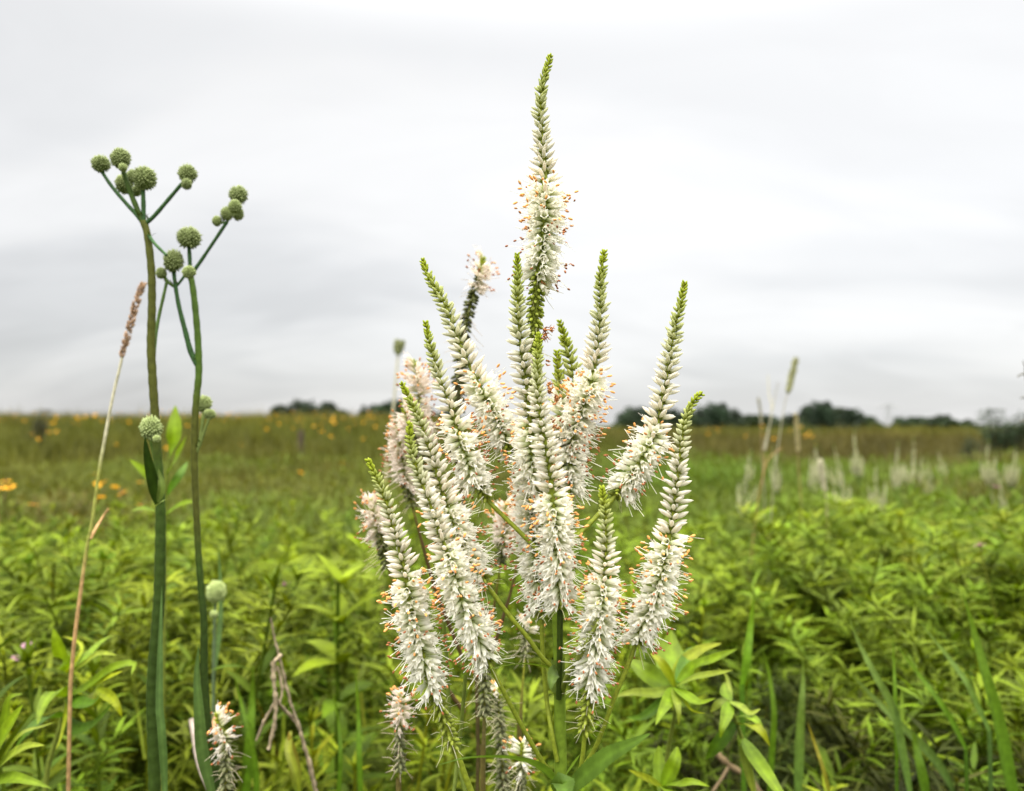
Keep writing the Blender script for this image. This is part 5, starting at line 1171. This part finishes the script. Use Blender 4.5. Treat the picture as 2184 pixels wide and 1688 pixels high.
# ------------------------------------------------------------------ ground, sky, light, camera
def setting():
    xs = np.concatenate([np.linspace(-1500, -130, 12), np.linspace(-120, -12, 28), np.linspace(-11, 11, 45), np.linspace(12, 120, 28), np.linspace(130, 1500, 12)])
    ys = np.concatenate([np.linspace(-60, -6, 8), np.linspace(-5, 14, 40), np.linspace(15, 140, 64), np.linspace(160, 2200, 16)])
    X, Yy = np.meshgrid(xs, ys, indexing='ij'); V = np.stack([X, Yy, ground_z(X, Yy)], -1).reshape(-1, 3)
    nx, ny = len(xs), len(ys); i, j = np.meshgrid(np.arange(nx - 1), np.arange(ny - 1), indexing='ij')
    m = MB(); m.add(V, np.stack([i * ny + j, (i + 1) * ny + j, (i + 1) * ny + j + 1, i * ny + j + 1], -1), None, (.05, .06, .02))
    tag(m.build('ground', ground_mat()), 'dark prairie soil sloping up to a low ridge', 'ground', kind='structure')

    w = bpy.data.worlds.new('World'); scene.world = w; w.use_nodes = True; nt = w.node_tree; N = nt.nodes; L = nt.links; N.clear()
    out = N.new('ShaderNodeOutputWorld'); sky = N.new('ShaderNodeTexSky'); sky.sky_type = 'NISHITA'; sky.sun_disc = False
    sky.sun_elevation = R(55); sky.sun_rotation = R(198)
    bg1 = N.new('ShaderNodeBackground'); bg1.inputs['Strength'].default_value = .10; L.new(sky.outputs[0], bg1.inputs['Color'])
    tc = N.new('ShaderNodeTexCoord'); sx = N.new('ShaderNodeSeparateXYZ'); L.new(tc.outputs['Generated'], sx.inputs[0])
    def math_(op, a, b=None, clamp=False):
        n = N.new('ShaderNodeMath'); n.operation = op; n.use_clamp = clamp
        for i_, v in enumerate((a, b)):
            if v is None: continue
            if isinstance(v, (int, float)): n.inputs[i_].default_value = v
            else: L.new(v, n.inputs[i_])
        return n.outputs[0]
    def maprange(v, a, b, c, d, smooth=True):
        n = N.new('ShaderNodeMapRange'); n.interpolation_type = 'SMOOTHSTEP' if smooth else 'LINEAR'
        for k_, q in zip(('From Min', 'From Max', 'To Min', 'To Max'), (a, b, c, d)): n.inputs[k_].default_value = q
        L.new(v, n.inputs['Value']); return n.outputs['Result']
    zc = math_('MAXIMUM', sx.outputs[2], 0.0); den = math_('ADD', zc, .34)
    cx = N.new('ShaderNodeCombineXYZ'); L.new(math_('DIVIDE', sx.outputs[0], den), cx.inputs[0]); L.new(math_('DIVIDE', sx.outputs[1], den), cx.inputs[1])
    def noise(scale, detail, rough, dist, off):
        mp = N.new('ShaderNodeMapping'); mp.inputs['Location'].default_value = off; mp.inputs['Rotation'].default_value = (0, 0, R(-32)); mp.inputs['Scale'].default_value = (.7, 1.45, 1); L.new(cx.outputs[0], mp.inputs['Vector'])
        n = N.new('ShaderNodeTexNoise'); n.inputs['Scale'].default_value = scale; n.inputs['Detail'].default_value = detail; n.inputs['Roughness'].default_value = rough; n.inputs['Distortion'].default_value = dist
        L.new(mp.outputs[0], n.inputs['Vector']); return n.outputs['Fac']
    n1 = noise(1.15, 3, .5, .5, SKY_OFF); n2 = noise(3.4, 4, .55, .7, (1.3, 2.2, 0))
    cl = math_('ADD', maprange(n1, .40, .62, -1, 1), math_('MULTIPLY', maprange(n2, .3, .7, -1, 1), .38))
    # overcast: greyest low down, brightest overhead (as a real overcast is)
    elev = maprange(sx.outputs[2], -.05, .30, .725 / 2 ** EXPO, .965 / 2 ** EXPO)
    hi = maprange(sx.outputs[2], .42, .95, 0.0, SKY_ZENITH)
    east = maprange(sx.outputs[0], -.6, .5, -.032, .03)
    amp = maprange(sx.outputs[2], .03, .46, .034, .018)
    val = math_('ADD', math_('ADD', elev, hi), math_('ADD', east, math_('MULTIPLY', cl, amp)))
    tint = N.new('ShaderNodeMix'); tint.data_type = 'RGBA'; tint.inputs[6].default_value = (.996, .998, 1.0, 1); tint.inputs[7].default_value = (1.0, .997, .992, 1)
    L.new(maprange(cl, -.6, .5, 0, 1), tint.inputs['Factor'])
    warm = N.new('ShaderNodeMix'); warm.data_type = 'RGBA'; warm.blend_type = 'MULTIPLY'; warm.inputs[7].default_value = (1.03, 1.0, .925, 1)
    L.new(tint.outputs[2], warm.inputs[6]); L.new(maprange(sx.outputs[2], .42, .8, 0, 1), warm.inputs['Factor'])
    vm = N.new('ShaderNodeVectorMath'); vm.operation = 'SCALE'; L.new(warm.outputs[2], vm.inputs[0]); L.new(val, vm.inputs['Scale'])
    bg2 = N.new('ShaderNodeBackground'); L.new(vm.outputs[0], bg2.inputs['Color']); bg2.inputs['Strength'].default_value = 1.0
    mx = N.new('ShaderNodeMixShader'); mx.inputs[0].default_value = .95; L.new(bg1.outputs[0], mx.inputs[1]); L.new(bg2.outputs[0], mx.inputs[2]); L.new(mx.outputs[0], out.inputs['Surface'])

    s = bpy.data.lights.new('sun', 'SUN'); s.energy = 1.5; s.angle = R(60); s.color = (1, .97, .915)
    so = bpy.data.objects.new('sun', s); COL.objects.link(so); so.rotation_euler = Vector((.30, .80, -1.25)).to_track_quat('-Z', 'Y').to_euler()

    cam = bpy.data.cameras.new('camera'); co = bpy.data.objects.new('camera', cam); COL.objects.link(co)
    co.location = (0, 0, CAM_Z); co.rotation_euler = (math.pi / 2 + PITCH, 0, 0)
    cam.lens = 28; cam.sensor_width = 36; cam.clip_start = .02; cam.clip_end = 6000
    cam.dof.use_dof = True; cam.dof.focus_distance = D0 - .003; cam.dof.aperture_fstop = FSTOP; cam.dof.aperture_blades = 0
    scene.camera = co

SKY_OFF = (8.3, .9, 0); SKY_ZENITH = 2.9; FSTOP = 7.0; EXPO = 1.25

setting()
hero()
neighbours()
globe_plants()
stalks()
foreground()
meadow()
masses()
dotted()
far_spikes()
trees()

vs = scene.view_settings; vs.view_transform = 'Standard'; vs.look = 'None'; vs.exposure = EXPO; vs.gamma = 1
scene.render.engine = 'CYCLES'
cy = scene.cycles; cy.use_denoising = True; cy.max_bounces = 9; cy.diffuse_bounces = 5; cy.transmission_bounces = 6; cy.glossy_bounces = 2; cy.caustics_reflective = False; cy.caustics_refractive = False
try: cy.denoiser = 'OPENIMAGEDENOISE'
except Exception: pass
